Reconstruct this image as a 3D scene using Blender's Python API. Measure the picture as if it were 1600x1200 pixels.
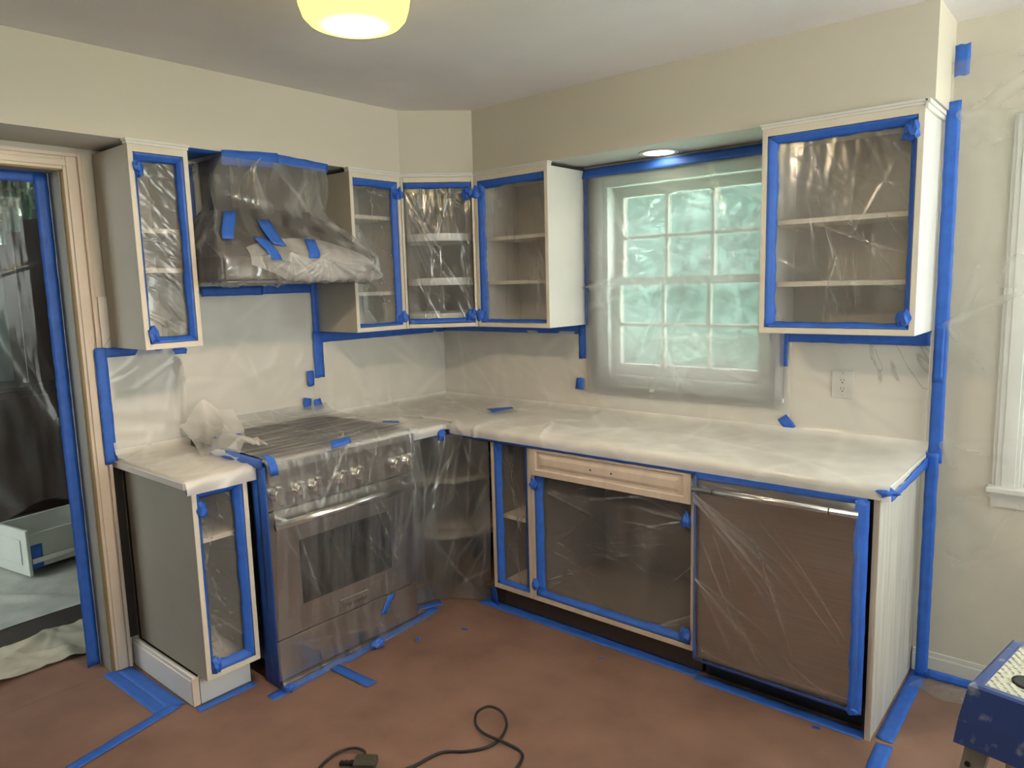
import bpy, bmesh, math, random
import numpy as np
from mathutils import Vector, Matrix, noise

for _o in list(bpy.data.objects):
    bpy.data.objects.remove(_o)
SC = bpy.context.scene
COL = SC.collection
V = Vector

# ------------------------------------------------------------------ camera
YAW, PITCH, ROLL, FPX = 0.7028, -0.1355, -0.0263, 1131.5
CAM = V((3.2318, -3.173, 1.6031))
fwd = V((-math.sin(YAW) * math.cos(PITCH), math.cos(YAW) * math.cos(PITCH), math.sin(PITCH)))
rt = fwd.cross(V((0, 0, 1))).normalized()
up = rt.cross(fwd)
r2 = rt * math.cos(ROLL) + up * math.sin(ROLL)
u2 = -rt * math.sin(ROLL) + up * math.cos(ROLL)
cd = bpy.data.cameras.new('camera')
cam = bpy.data.objects.new('camera', cd)
COL.objects.link(cam)
cd.sensor_fit = 'HORIZONTAL'
cd.sensor_width = 36.0
cd.lens = FPX / 1600 * 36.0
cd.clip_start = 0.02
mw = Matrix((r2, u2, -fwd)).transposed().to_4x4()
mw.translation = CAM
cam.matrix_world = mw
SC.camera = cam

# ------------------------------------------------------------------ sky, daylight, exposure
world = bpy.data.worlds.new('overcast_sky')
SC.world = world
world.use_nodes = True
wn = world.node_tree.nodes
wn['Background'].inputs[0].default_value = (1.0, 0.97, 0.955, 1)
wn['Background'].inputs[1].default_value = 3.4
SC.view_settings.view_transform = 'Standard'
SC.view_settings.look = 'None'
SC.view_settings.exposure = 1.32
SC.view_settings.gamma = 1.0
SC.view_settings.use_curve_mapping = False
SC.cycles.use_denoising = True
SC.cycles.max_bounces = 6
SC.cycles.diffuse_bounces = 3
SC.cycles.glossy_bounces = 3
SC.cycles.transmission_bounces = 3
SC.cycles.transparent_max_bounces = 14
SC.cycles.use_adaptive_sampling = True
SC.cycles.adaptive_threshold = 0.055
SC.cycles.light_sampling_threshold = 0.03
SC.cycles.caustics_reflective = False
SC.cycles.caustics_refractive = False
SC.cycles.sample_clamp_indirect = 6.0

sunl = bpy.data.lights.new('sun', 'SUN')
sunl.energy = 18.0
sunl.angle = 0.01
sunl.color = (1.0, 0.95, 0.88)
sun = bpy.data.objects.new('sun', sunl)      # high, from behind the house: lights the unseen bounce ground and garden only
COL.objects.link(sun)
sun.rotation_euler = V((0.70, 0.0, -0.71)).to_track_quat('-Z', 'Y').to_euler()


def portal(name, center, sx, sy, rot):
    """a light portal: tells the renderer where the sky comes in"""
    l = bpy.data.lights.new(name, 'AREA')
    l.shape = 'RECTANGLE'
    l.size = sx
    l.size_y = sy
    l.cycles.is_portal = True
    o = bpy.data.objects.new(name, l)
    COL.objects.link(o)
    o.location = center
    o.rotation_euler = rot
    return o


H = math.pi / 2
portal('right_window_portal', (5.06, -1.71, 1.74), 3.18, 1.38, (H, 0, H))      # faces -x
portal('sink_window_portal', (1.6125, 0.14, 1.6), 0.875, 1.01, (-H, 0, 0))       # faces -y
portal('side_window_portal', (3.46, 0.14, 1.46), 0.96, 1.28, (-H, 0, 0))
portal('dining_window_portal', (-2.0, -4.36, 1.325), 1.9, 1.55, (H, 0, 0))    # faces +y

# ------------------------------------------------------------------ materials
MATS = {}


def nodes_of(m):
    m.use_nodes = True
    nt = m.node_tree
    nt.nodes.clear()
    out = nt.nodes.new('ShaderNodeOutputMaterial')
    return nt, out


def N(nt, typ, **kw):
    n = nt.nodes.new(typ)
    for k, v in kw.items():
        if k.startswith('i_'):
            n.inputs[k[2:].replace('_', ' ')].default_value = v
        else:
            setattr(n, k, v)
    return n


def L(nt, a, b):
    nt.links.new(a, b)


def surf(name, col, rough=0.6, metal=0.0, col2=None, nscale=8.0, bump=0.0, bscale=60.0, spec=0.5, detail=4.0, stretch=(1, 1, 1), ramp=(0.35, 0.65)):
    if name in MATS:
        return MATS[name]
    m = bpy.data.materials.new(name)
    nt, out = nodes_of(m)
    b = N(nt, 'ShaderNodeBsdfPrincipled')
    b.inputs['Roughness'].default_value = rough
    b.inputs['Metallic'].default_value = metal
    b.inputs['Specular IOR Level'].default_value = spec
    tc = N(nt, 'ShaderNodeTexCoord')
    mp = N(nt, 'ShaderNodeMapping')
    mp.inputs['Scale'].default_value = stretch
    L(nt, tc.outputs['Object'], mp.inputs['Vector'])
    nz = N(nt, 'ShaderNodeTexNoise')
    nz.inputs['Scale'].default_value = nscale
    nz.inputs['Detail'].default_value = detail
    L(nt, mp.outputs[0], nz.inputs['Vector'])
    cr = N(nt, 'ShaderNodeValToRGB')
    cr.color_ramp.elements[0].position = ramp[0]
    cr.color_ramp.elements[1].position = ramp[1]
    c2 = col2 if col2 else tuple(c * 0.93 for c in col)
    cr.color_ramp.elements[0].color = (*c2, 1)
    cr.color_ramp.elements[1].color = (*col, 1)
    L(nt, nz.outputs['Fac'], cr.inputs['Fac'])
    L(nt, cr.outputs['Color'], b.inputs['Base Color'])
    if bump > 0:
        nb = N(nt, 'ShaderNodeTexNoise')
        nb.inputs['Scale'].default_value = bscale
        nb.inputs['Detail'].default_value = 3
        L(nt, mp.outputs[0], nb.inputs['Vector'])
        bp = N(nt, 'ShaderNodeBump')
        bp.inputs['Strength'].default_value = bump
        bp.inputs['Distance'].default_value = 0.004
        L(nt, nb.outputs['Fac'], bp.inputs['Height'])
        L(nt, bp.outputs['Normal'], b.inputs['Normal'])
    L(nt, b.outputs[0], out.inputs[0])
    MATS[name] = m
    return m


def film_mat(name, haze=(0.10, 0.45), gloss=0.07, rough=0.16, crease=9.0, bump=0.5, tint=(0.93, 0.93, 0.92), stretch=(3, 3, 1), trl=0.5, rot=0.5, blur=0.0, blur_rough=0.3, cre=0.2, streak=0.22):
    """thin polythene: mostly clear, whitened along folds, with a sheen"""
    m = bpy.data.materials.new(name)
    nt, out = nodes_of(m)
    tc = N(nt, 'ShaderNodeTexCoord')
    mp = N(nt, 'ShaderNodeMapping')
    mp.inputs['Scale'].default_value = stretch
    mp.inputs['Rotation'].default_value = (rot, rot * 0.6, 0.3)
    L(nt, tc.outputs['Object'], mp.inputs['Vector'])
    nz = N(nt, 'ShaderNodeTexNoise', i_Scale=3.0, i_Detail=2.0, i_Roughness=0.6)
    L(nt, mp.outputs[0], nz.inputs['Vector'])
    hz = N(nt, 'ShaderNodeMapRange')
    hz.inputs['From Min'].default_value = 0.40
    hz.inputs['From Max'].default_value = 0.74
    hz.inputs['To Min'].default_value = haze[0]
    hz.inputs['To Max'].default_value = haze[1]
    L(nt, nz.outputs['Fac'], hz.inputs['Value'])
    fa = N(nt, 'ShaderNodeAttribute', attribute_name='fold')
    fm = N(nt, 'ShaderNodeMath', operation='MULTIPLY_ADD', use_clamp=True)
    L(nt, fa.outputs['Fac'], fm.inputs[0])
    fm.inputs[1].default_value = streak
    L(nt, hz.outputs[0], fm.inputs[2])
    bp = N(nt, 'ShaderNodeBump')
    bp.inputs['Strength'].default_value = bump
    bp.inputs['Distance'].default_value = 0.02
    L(nt, nz.outputs['Fac'], bp.inputs['Height'])
    tr = N(nt, 'ShaderNodeBsdfTransparent')
    tr.inputs[0].default_value = (0.96, 0.965, 0.96, 1)
    di = N(nt, 'ShaderNodeBsdfDiffuse')
    di.inputs[0].default_value = (*tint, 1)
    tl = N(nt, 'ShaderNodeBsdfTranslucent')
    tl.inputs[0].default_value = (*tint, 1)
    gl = N(nt, 'ShaderNodeBsdfGlossy')
    gl.inputs['Roughness'].default_value = rough
    for s in (gl,):
        L(nt, bp.outputs[0], s.inputs['Normal'])
    b1 = N(nt, 'ShaderNodeMixShader')
    b1.inputs[0].default_value = trl
    L(nt, di.outputs[0], b1.inputs[1])
    L(nt, tl.outputs[0], b1.inputs[2])
    b2 = N(nt, 'ShaderNodeMixShader')
    L(nt, fm.outputs[0], b2.inputs[0])
    if blur > 0:      # the film scatters what is seen through it
        rf = N(nt, 'ShaderNodeBsdfRefraction')
        rf.inputs['IOR'].default_value = 1.12
        rf.inputs['Roughness'].default_value = blur_rough
        rf.inputs[0].default_value = (0.96, 0.965, 0.96, 1)
        b0 = N(nt, 'ShaderNodeMixShader')
        b0.inputs[0].default_value = blur
        L(nt, tr.outputs[0], b0.inputs[1])
        L(nt, rf.outputs[0], b0.inputs[2])
        L(nt, b0.outputs[0], b2.inputs[1])
    else:
        L(nt, tr.outputs[0], b2.inputs[1])
    L(nt, b1.outputs[0], b2.inputs[2])
    b3 = N(nt, 'ShaderNodeMixShader')
    b3.inputs[0].default_value = gloss
    L(nt, b2.outputs[0], b3.inputs[1])
    L(nt, gl.outputs[0], b3.inputs[2])
    L(nt, b3.outputs[0], out.inputs[0])
    MATS[name] = m
    return m


def pane_mat(name, tint=(0.93, 0.97, 0.95), gloss=0.06):
    m = bpy.data.materials.new(name)
    nt, out = nodes_of(m)
    tr = N(nt, 'ShaderNodeBsdfTransparent')
    tr.inputs[0].default_value = (*tint, 1)
    gl = N(nt, 'ShaderNodeBsdfGlossy')
    gl.inputs['Roughness'].default_value = 0.02
    nz = N(nt, 'ShaderNodeTexNoise', i_Scale=1.5)
    mr = N(nt, 'ShaderNodeMapRange')
    mr.inputs['To Min'].default_value = gloss * 0.8
    mr.inputs['To Max'].default_value = gloss * 1.2
    L(nt, nz.outputs['Fac'], mr.inputs['Value'])
    mx = N(nt, 'ShaderNodeMixShader')
    L(nt, mr.outputs[0], mx.inputs[0])
    L(nt, tr.outputs[0], mx.inputs[1])
    L(nt, gl.outputs[0], mx.inputs[2])
    L(nt, mx.outputs[0], out.inputs[0])
    MATS[name] = m
    return m


def glow_mat(name, col, strength, col2=None, strength2=None, axis_r=None):
    """a lamp's own glass or bulb"""
    m = bpy.data.materials.new(name)
    nt, out = nodes_of(m)
    em = N(nt, 'ShaderNodeEmission')
    em.inputs[0].default_value = (*col, 1)
    em.inputs[1].default_value = strength
    if axis_r:
        tc = N(nt, 'ShaderNodeTexCoord')
        sp = N(nt, 'ShaderNodeVectorMath', operation='LENGTH')
        L(nt, tc.outputs['Object'], sp.inputs[0])
        # the bulb behind the opal glass: a soft bright core
        dv = N(nt, 'ShaderNodeMath', operation='DIVIDE')
        L(nt, sp.outputs['Value'], dv.inputs[0])
        dv.inputs[1].default_value = axis_r
        sq = N(nt, 'ShaderNodeMath', operation='MULTIPLY')
        L(nt, dv.outputs[0], sq.inputs[0])
        L(nt, dv.outputs[0], sq.inputs[1])
        ng = N(nt, 'ShaderNodeMath', operation='MULTIPLY')
        L(nt, sq.outputs[0], ng.inputs[0])
        ng.inputs[1].default_value = -1.0
        ex = N(nt, 'ShaderNodeMath', operation='EXPONENT')
        L(nt, ng.outputs[0], ex.inputs[0])
        vm = N(nt, 'ShaderNodeVectorMath', operation='MULTIPLY_ADD')
        L(nt, ex.outputs[0], vm.inputs[0])
        vm.inputs[1].default_value = col2
        vm.inputs[2].default_value = col
        L(nt, vm.outputs[0], em.inputs[0])
    L(nt, em.outputs[0], out.inputs[0])
    MATS[name] = m
    return m


paint = surf('cabinet_primer_paint', (0.81, 0.785, 0.73), 0.55, col2=(0.77, 0.745, 0.69), nscale=5)
paint_in = surf('cabinet_inside_melamine', (0.62, 0.575, 0.50), 0.5, nscale=4)
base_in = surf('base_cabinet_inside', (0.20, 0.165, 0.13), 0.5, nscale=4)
sanded = surf('sanded_primer_paint', (0.64, 0.545, 0.45), 0.6, col2=(0.56, 0.475, 0.39), nscale=5, stretch=(4, 4, 0.7))
edge = surf('cabinet_edge_paint', (0.76, 0.69, 0.575), 0.5, col2=(0.71, 0.64, 0.525), nscale=9)
side_grey = surf('shaded_grey_beige_side', (0.57, 0.53, 0.445), 0.6, nscale=4)  # wall cabinet sides: the shade on them is put into the colour
side_dark = surf('shaded_dark_beige_side', (0.345, 0.325, 0.28), 0.6, nscale=4)  # base cabinet side: deeper shade put into the colour
panel_grey = surf('end_panel_brushed_primer', (0.60, 0.575, 0.515), 0.6, col2=(0.47, 0.45, 0.40), nscale=3.0, stretch=(9, 9, 0.9), detail=6)
wall_m = surf('beige_wall_paint', (0.69, 0.635, 0.53), 0.75, col2=(0.68, 0.625, 0.52), nscale=2, bump=0.05, bscale=180)
wall_dk = surf('low_bounce_wall_paint', (0.20, 0.175, 0.145), 0.8, nscale=2)  # unseen walls given a dark colour to cut bounced light
soffit_under = surf('white_soffit_underside_paint', (0.66, 0.645, 0.60), 0.7, nscale=2)
ceil_m = surf('flat_white_ceiling_paint', (0.88, 0.86, 0.875), 0.9, nscale=2)
trim_m = surf('gloss_trim_paint', (0.76, 0.65, 0.53), 0.25, col2=(0.73, 0.62, 0.50), nscale=6, bump=0.06, bscale=30)
trim_edge = surf('bare_varnished_edge', (0.30, 0.20, 0.08), 0.5, nscale=20, bump=0.2)
white_trim = surf('white_window_paint', (0.80, 0.80, 0.77), 0.4, nscale=4)
sash_m = surf('grey_tan_sash_paint', (0.42, 0.385, 0.33), 0.5, nscale=4)
jamb_m = surf('jamb_paint', (0.33, 0.31, 0.25), 0.5, nscale=4)
paper = surf('brown_builder_paper', (0.285, 0.166, 0.122), 0.66, col2=(0.18, 0.10, 0.072), nscale=4.0, bump=0.15, bscale=14, detail=9, ramp=(0.25, 0.75))
tape_m = surf('blue_painter_tape', (0.035, 0.150, 0.62), 0.5, col2=(0.028, 0.125, 0.54), nscale=25, bump=0.25, bscale=260)
counter_m = surf('white_quartz', (0.80, 0.77, 0.71), 0.25, nscale=6)
steel = surf('brushed_stainless', (0.50, 0.47, 0.44), 0.30, 1.0, col2=(0.45, 0.42, 0.39), nscale=3, stretch=(1, 1, 60))
steel_h = surf('polished_stainless_bar', (0.86, 0.84, 0.80), 0.22, 1.0, nscale=4)
steel_dk = surf('dark_stainless', (0.115, 0.085, 0.068), 0.36, 1.0, nscale=3)
blackm = surf('black_enamel', (0.018, 0.018, 0.018), 0.35, nscale=5)
oven_glass = surf('dark_oven_glass', (0.012, 0.014, 0.013), 0.08, nscale=3)
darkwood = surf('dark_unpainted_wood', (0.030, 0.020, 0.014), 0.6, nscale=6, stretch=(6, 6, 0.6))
kick_m = surf('brown_toe_kick', (0.14, 0.085, 0.045), 0.6, nscale=6)
plastic_w = surf('white_outlet_plastic', (0.78, 0.76, 0.70), 0.35, nscale=4)
slot_m = surf('dark_slot', (0.01, 0.01, 0.01), 0.6, nscale=4)
cord_m = surf('black_rubber', (0.012, 0.012, 0.012), 0.5, nscale=8)
cord_lbl = surf('olive_grey_plug_plastic', (0.06, 0.055, 0.035), 0.5, nscale=8)
brass = surf('brass', (0.55, 0.40, 0.14), 0.3, 1.0, nscale=4)
ladder_b = surf('scuffed_blue_plastic', (0.30, 0.32, 0.36), 0.45, col2=(0.026, 0.055, 0.20), nscale=16, detail=6, ramp=(0.60, 0.70))
ladder_w = surf('worn_white_tread', (0.72, 0.72, 0.62), 0.6, col2=(0.55, 0.55, 0.46), nscale=30)
alu = surf('dull_aluminium', (0.42, 0.40, 0.35), 0.45, 0.8, nscale=10)
canvas = surf('canvas_drop_cloth', (0.52, 0.50, 0.41), 0.9, col2=(0.40, 0.385, 0.31), nscale=7, bump=0.3, bscale=120, detail=7)
canvas2 = surf('grey_drop_cloth', (0.50, 0.53, 0.49), 0.9, col2=(0.36, 0.39, 0.36), nscale=6, bump=0.3, bscale=90, detail=7)
dining_floor = surf('dark_plank_floor', (0.05, 0.04, 0.035), 0.5, nscale=4)
dining_wall = surf('slate_wall_paint', (0.16, 0.20, 0.19), 0.8, nscale=2)
dark_furn = surf('dark_brown_furniture', (0.035, 0.022, 0.016), 0.35, nscale=4, stretch=(1, 1, 6))
drawer_m = surf('white_drawer_paint', (0.62, 0.66, 0.62), 0.45, nscale=5)
lawn_m = surf('lawn', (0.27, 0.42, 0.36), 0.9, nscale=3)
stone_m = surf('pale_bounce_ground', (0.74, 0.72, 0.69), 0.8, nscale=3)  # kept pale so the unseen ground reflects light indoors
leaf_m = surf('leaf_green', (0.095, 0.175, 0.155), 0.8, col2=(0.088, 0.165, 0.145), nscale=0.9)
bark_m = surf('bark', (0.12, 0.09, 0.06), 0.9, nscale=8)
siding = surf('exterior_siding', (0.5, 0.5, 0.48), 0.8, nscale=3)

film_stove = film_mat('draped_range_film', (0.05, 0.22), 0.08, 0.17, 2.0, 0.4, stretch=(1.5, 8, 0.7), rot=0.12, cre=0.6)
film_dw = film_mat('stretched_dishwasher_film', (0.05, 0.13), 0.06, 0.16, 2.0, 0.3, stretch=(1.5, 1.5, 1.5), cre=0.5)
film_top = film_mat('rippled_range_top_film', (0.30, 0.62), 0.07, 0.2, 4.0, 0.6, stretch=(9, 1.2, 2), rot=0.1)
film_clear = film_mat('clear_masking_film', (0.12, 0.27), 0.09, 0.17, 7.0, 0.6, streak=0.15)
film_dense = film_mat('crumpled_masking_film', (0.11, 0.52), 0.12, 0.14, 9.0, 0.8)
film_wall = film_mat('milky_wall_film', (0.40, 0.48), 0.05, 0.24, 3.0, 0.3, tint=(0.95, 0.93, 0.87), stretch=(1, 1, 1), cre=0.0, streak=0.05, trl=0.12)
film_thin = film_mat('single_layer_wall_film', (0.07, 0.12), 0.04, 0.2, 3.0, 0.2, stretch=(1, 1, 1), streak=0.10)
film_bunch = film_mat('bunched_white_film', (0.45, 0.75), 0.08, 0.2, 5.0, 0.6, tint=(0.9, 0.89, 0.88), streak=0.3)
film_counter = film_mat('doubled_counter_film', (0.58, 0.76), 0.05, 0.25, 3.0, 0.3, tint=(0.95, 0.935, 0.885), stretch=(1.2, 1.2, 1.2), trl=0.15, cre=0.0, streak=0.07)
film_window = film_mat('backlit_window_film', (0.22, 0.29), 0.06, 0.22, 2.5, 0.35, tint=(0.92, 0.93, 0.93), stretch=(1.3, 1.3, 1.3), blur=0.7, blur_rough=0.30, cre=0.0, streak=0.12, trl=0.4)
film_corner = film_mat('shiny_corner_film', (0.10, 0.34), 0.12, 0.18, 5.0, 0.7, blur=0.6, blur_rough=0.4)
film_dark = film_mat('doorway_film', (0.01, 0.08), 0.035, 0.16, 2.0, 0.5, tint=(0.80, 0.88, 0.90), stretch=(4, 4, 0.8), streak=0.07)
glass_m = pane_mat('window_glass')
crystal_m = pane_mat('lead_crystal', (0.72, 0.86, 0.80), 0.30)
lamp_m = glow_mat('lit_opal_glass', (2.0, 1.5, 0.17), 1.0, (980.0, 762.0, 565.0), None, 0.030)
bulb_m = glow_mat('lit_downlight_lens', (1.0, 0.88, 0.60), 4.5)

# marble: cream with faint grey veins
mm = bpy.data.materials.new('cream_marble')
nt, out = nodes_of(mm)
b = N(nt, 'ShaderNodeBsdfPrincipled')
b.inputs['Roughness'].default_value = 0.3
tc = N(nt, 'ShaderNodeTexCoord')
n1 = N(nt, 'ShaderNodeTexNoise', i_Scale=1.6, i_Detail=6.0, i_Distortion=0.9)
L(nt, tc.outputs['Object'], n1.inputs['Vector'])
ab = N(nt, 'ShaderNodeMath', operation='SUBTRACT')
L(nt, n1.outputs['Fac'], ab.inputs[0])
ab.inputs[1].default_value = 0.52
aa = N(nt, 'ShaderNodeMath', operation='ABSOLUTE')
L(nt, ab.outputs[0], aa.inputs[0])
cr = N(nt, 'ShaderNodeValToRGB')
cr.color_ramp.elements[0].position = 0.0
cr.color_ramp.elements[0].color = (0.58, 0.54, 0.47, 1)
cr.color_ramp.elements[1].position = 0.006
cr.color_ramp.elements[1].color = (0.86, 0.81, 0.73, 1)
L(nt, aa.outputs[0], cr.inputs[0])
L(nt, cr.outputs[0], b.inputs['Base Color'])
L(nt, b.outputs[0], out.inputs[0])
marble = mm


# ------------------------------------------------------------------ helpers
def tag(o, label=None, cat=None, group=None, kind=None):
    if label:
        o['label'] = label
    if cat:
        o['category'] = cat
    if group:
        o['group'] = group
    if kind:
        o['kind'] = kind
    return o


def wloc(o):
    v = V((0, 0, 0))
    while o is not None:
        v = v + V(o.location)
        o = o.parent
    return v


def empty(name, loc, label=None, cat=None, group=None, kind=None):
    o = bpy.data.objects.new(name, None)
    COL.objects.link(o)
    o.location = loc
    o.empty_display_size = 0.05
    return tag(o, label, cat, group, kind)


def link(name, me, mat, parent=None, smooth=False, loc=None):
    """me holds world coordinates; shift so the object's origin sits at its parent's base"""
    o = bpy.data.objects.new(name, me)
    COL.objects.link(o)
    if mat:
        me.materials.append(mat)
    if parent is not None:
        base = wloc(parent)
        me.transform(Matrix.Translation(-base))
        o.parent = parent
    elif loc is not None:
        me.transform(Matrix.Translation(-V(loc)))
        o.location = loc
    if smooth:
        me.polygons.foreach_set('use_smooth', [True] * len(me.polygons))
    return o


def mesh(name, vs, fs):
    me = bpy.data.meshes.new(name)
    me.from_pydata([tuple(v) for v in vs], [], [tuple(f) for f in fs])
    me.update()
    return me


def bm_obj(name, bm, mat, parent=None, smooth=False, loc=None):
    me = bpy.data.meshes.new(name)
    bm.normal_update()
    bm.to_mesh(me)
    bm.free()
    return link(name, me, mat, parent, smooth, loc)


class Fr:
    """local frame: u across, d into depth, z up"""
    def __init__(s, O, U=(1, 0, 0), D=(0, 1, 0)):
        s.O = V(O)
        s.U = V(U).normalized()
        s.D = V(D).normalized()

    def p(s, u, d, z):
        return s.O + s.U * u + s.D * d + V((0, 0, z))


WF = Fr((0, 0, 0))


def add_box(bm, fr, u0, u1, d0, d1, z0, z1, bev=0.0):
    vs = [bm.verts.new(fr.p(u, d, z)) for z in (z0, z1) for d in (d0, d1) for u in (u0, u1)]
    q = [(0, 2, 3, 1), (4, 5, 7, 6), (0, 1, 5, 4), (2, 6, 7, 3), (0, 4, 6, 2), (1, 3, 7, 5)]
    fs = [bm.faces.new([vs[i] for i in f]) for f in q]
    bmesh.ops.recalc_face_normals(bm, faces=fs)
    if bev > 0:
        es = list({e for f in fs for e in f.edges})
        bmesh.ops.bevel(bm, geom=es, offset=bev, segments=1, affect='EDGES', profile=0.5)


def box(name, parent, mat, fr, u0, u1, d0, d1, z0, z1, bev=0.0012):
    bm = bmesh.new()
    add_box(bm, fr, u0, u1, d0, d1, z0, z1, bev)
    return bm_obj(name, bm, mat, parent)


def boxes(name, parent, mat, fr, lst, bev=0.0, loc=None):
    bm = bmesh.new()
    for b_ in lst:
        add_box(bm, fr, *b_, bev)
    return bm_obj(name, bm, mat, parent, loc=loc)


def lathe(name, parent, mat, c, prof, seg=32, axis='z', smooth=True, capped=True):
    """prof: list of (r, h) along axis from c"""
    vs, fs = [], []
    for r, h in prof:
        for k in range(seg):
            a = 2 * math.pi * k / seg
            x, y = r * math.cos(a), r * math.sin(a)
            if axis == 'z':
                vs.append(V(c) + V((x, y, h)))
            elif axis == 'x':
                vs.append(V(c) + V((h, x, y)))
            else:
                vs.append(V(c) + V((x, h, y)))
    n = len(prof)
    for i in range(n - 1):
        for k in range(seg):
            k2 = (k + 1) % seg
            fs.append((i * seg + k, i * seg + k2, (i + 1) * seg + k2, (i + 1) * seg + k))
    if capped:
        fs.append(tuple(reversed(range(seg))))
        fs.append(tuple(range((n - 1) * seg, n * seg)))
    me = mesh(name, vs, fs)
    bm = bmesh.new()
    bm.from_mesh(me)
    bmesh.ops.recalc_face_normals(bm, faces=bm.faces)
    bm.to_mesh(me)
    bm.free()
    o = link(name, me, mat, parent, False)
    if smooth:
        for p in me.polygons:
            p.use_smooth = len(p.vertices) == 4
    return o


def tube(name, parent, mat, pts, r, seg=8, cap=True, loc=None):
    pts = [V(p) for p in pts]
    vs, fs = [], []
    n = len(pts)
    ref = V((0, 0, 1))
    for i, p in enumerate(pts):
        t = (pts[min(i + 1, n - 1)] - pts[max(i - 1, 0)]).normalized()
        a = t.cross(ref)
        if a.length < 0.05:
            a = t.cross(V((1, 0, 0)))
        a.normalize()
        b_ = a.cross(t)
        for k in range(seg):
            g = 2 * math.pi * k / seg
            vs.append(p + a * (r * math.cos(g)) + b_ * (r * math.sin(g)))
    for i in range(n - 1):
        for k in range(seg):
            k2 = (k + 1) % seg
            fs.append((i * seg + k, i * seg + k2, (i + 1) * seg + k2, (i + 1) * seg + k))
    if cap:
        fs.append(tuple(reversed(range(seg))))
        fs.append(tuple(range((n - 1) * seg, n * seg)))
    return link(name, mesh(name, vs, fs), mat, parent, True, loc)


def smooth_path(pts, sub=6):
    """Catmull-Rom through pts"""
    P = [V(p) for p in pts]
    out = []
    for i in range(len(P) - 1):
        p0 = P[max(i - 1, 0)]
        p1, p2 = P[i], P[i + 1]
        p3 = P[min(i + 2, len(P) - 1)]
        for k in range(sub):
            t = k / sub
            out.append(0.5 * ((2 * p1) + (p2 - p0) * t + (2 * p0 - 5 * p1 + 4 * p2 - p3) * t * t + (3 * p1 - p0 - 3 * p2 + p3) * t ** 3))
    out.append(P[-1])
    return out


def prism(name, parent, mat, poly, n, depth, bev=0.0):
    """flat polygon (world points) thickened along n"""
    bm = bmesh.new()
    a = [bm.verts.new(V(p)) for p in poly]
    b_ = [bm.verts.new(V(p) + V(n) * depth) for p in poly]
    m = len(poly)
    bm.faces.new(a)
    bm.faces.new(list(reversed(b_)))
    for i in range(m):
        bm.faces.new((a[i], b_[i], b_[(i + 1) % m], a[(i + 1) % m]))
    bmesh.ops.recalc_face_normals(bm, faces=bm.faces)
    if bev:
        bmesh.ops.bevel(bm, geom=list(bm.edges), offset=bev, segments=1, affect='EDGES', profile=0.5)
    return bm_obj(name, bm, mat, parent)


RS = random.Random(5)


def tape(parent, c00, c10, c11, c01, off=0.0012, name='tape_strip', seed=None, jag=0.0018, wave=0.0012, torn=True, surf_fn=None, label=None, inner_jag=0.0):
    """strip of painter's tape. c00->c10 runs along its length, c00->c01 across.
    with surf_fn the corners are (s,t) on a film"""
    rnd = random.Random(seed if seed is not None else RS.random())
    if surf_fn is None:
        c00, c10, c11, c01 = V(c00), V(c10), V(c11), V(c01)
        ln = max((c10 - c00).length, 0.01)
        nrm = (c10 - c00).cross(c01 - c00).normalized()
    else:
        ln = 0.1
    nl = int(max(4, min(60, ln / 0.02)))
    nw = 3
    top, bot = [], []
    ph = rnd.random() * 100
    for i in range(nl + 1):
        u = i / nl
        for j in range(nw + 1):
            w = j / nw
            if surf_fn is None:
                p = (c00 * (1 - u) + c10 * u) * (1 - w) + (c01 * (1 - u) + c11 * u) * w
                along = (c10 - c00).normalized()
                ac = (c01 - c00).normalized()
                e = jag * noise.noise(V((u * ln * 25 + ph, w * 7, 0.3)))
                if j in (0, nw):
                    p = p + ac * e
                if j == nw and inner_jag:
                    p = p + ac * inner_jag * (noise.noise(V((u * ln * 14 + ph, 3.3, 0.3))) + 0.6 * noise.noise(V((u * ln * 50 + ph, 8.3, 0.3))))
                if torn and i in (0, nl):
                    p = p + along * rnd.uniform(-0.003, 0.003)
                hgt = off + wave * (0.5 + 0.5 * noise.noise(V((u * ln * 18 + ph, w * 1.5, 1.7))))
                top.append(p + nrm * (hgt + 0.0005))
                bot.append(p + nrm * hgt)
            else:
                s = (c00[0] * (1 - u) + c10[0] * u) * (1 - w) + (c01[0] * (1 - u) + c11[0] * u) * w
                t = (c00[1] * (1 - u) + c10[1] * u) * (1 - w) + (c01[1] * (1 - u) + c11[1] * u) * w
                p, nn = surf_fn(s, t)
                top.append(p + nn * (off + 0.0008))
                bot.append(p + nn * off)
    W = nw + 1
    n = len(top)
    fs = []
    for i in range(nl):
        for j in range(nw):
            a = i * W + j
            fs.append((a, a + W, a + W + 1, a + 1))
            fs.append((n + a, n + a + 1, n + a + W + 1, n + a + W))
    for i in range(nl):
        a, b_ = i * W, i * W + nw
        fs.append((a, n + a, n + a + W, a + W))
        fs.append((b_, b_ + W, n + b_ + W, n + b_))
    for j in range(nw):
        a, b_ = j, nl * W + j
        fs.append((a, a + 1, n + a + 1, n + a))
        fs.append((b_, n + b_, n + b_ + 1, b_ + 1))
    o = link(name, mesh(name, top + bot, fs), tape_m, parent, True)
    if label:
        o['label'] = label
    return o


def loose_tape(pts, label, cat='tape', group=None, name='tape_strip', **kw):
    """a strip that is its own thing; origin at its first corner"""
    c = [V(p) for p in pts]
    base = c[0]
    e = tape(None, *c, name=name, **kw)
    e.data.transform(Matrix.Translation(-base))
    e.location = base
    return tag(e, label, cat, group)


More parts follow.
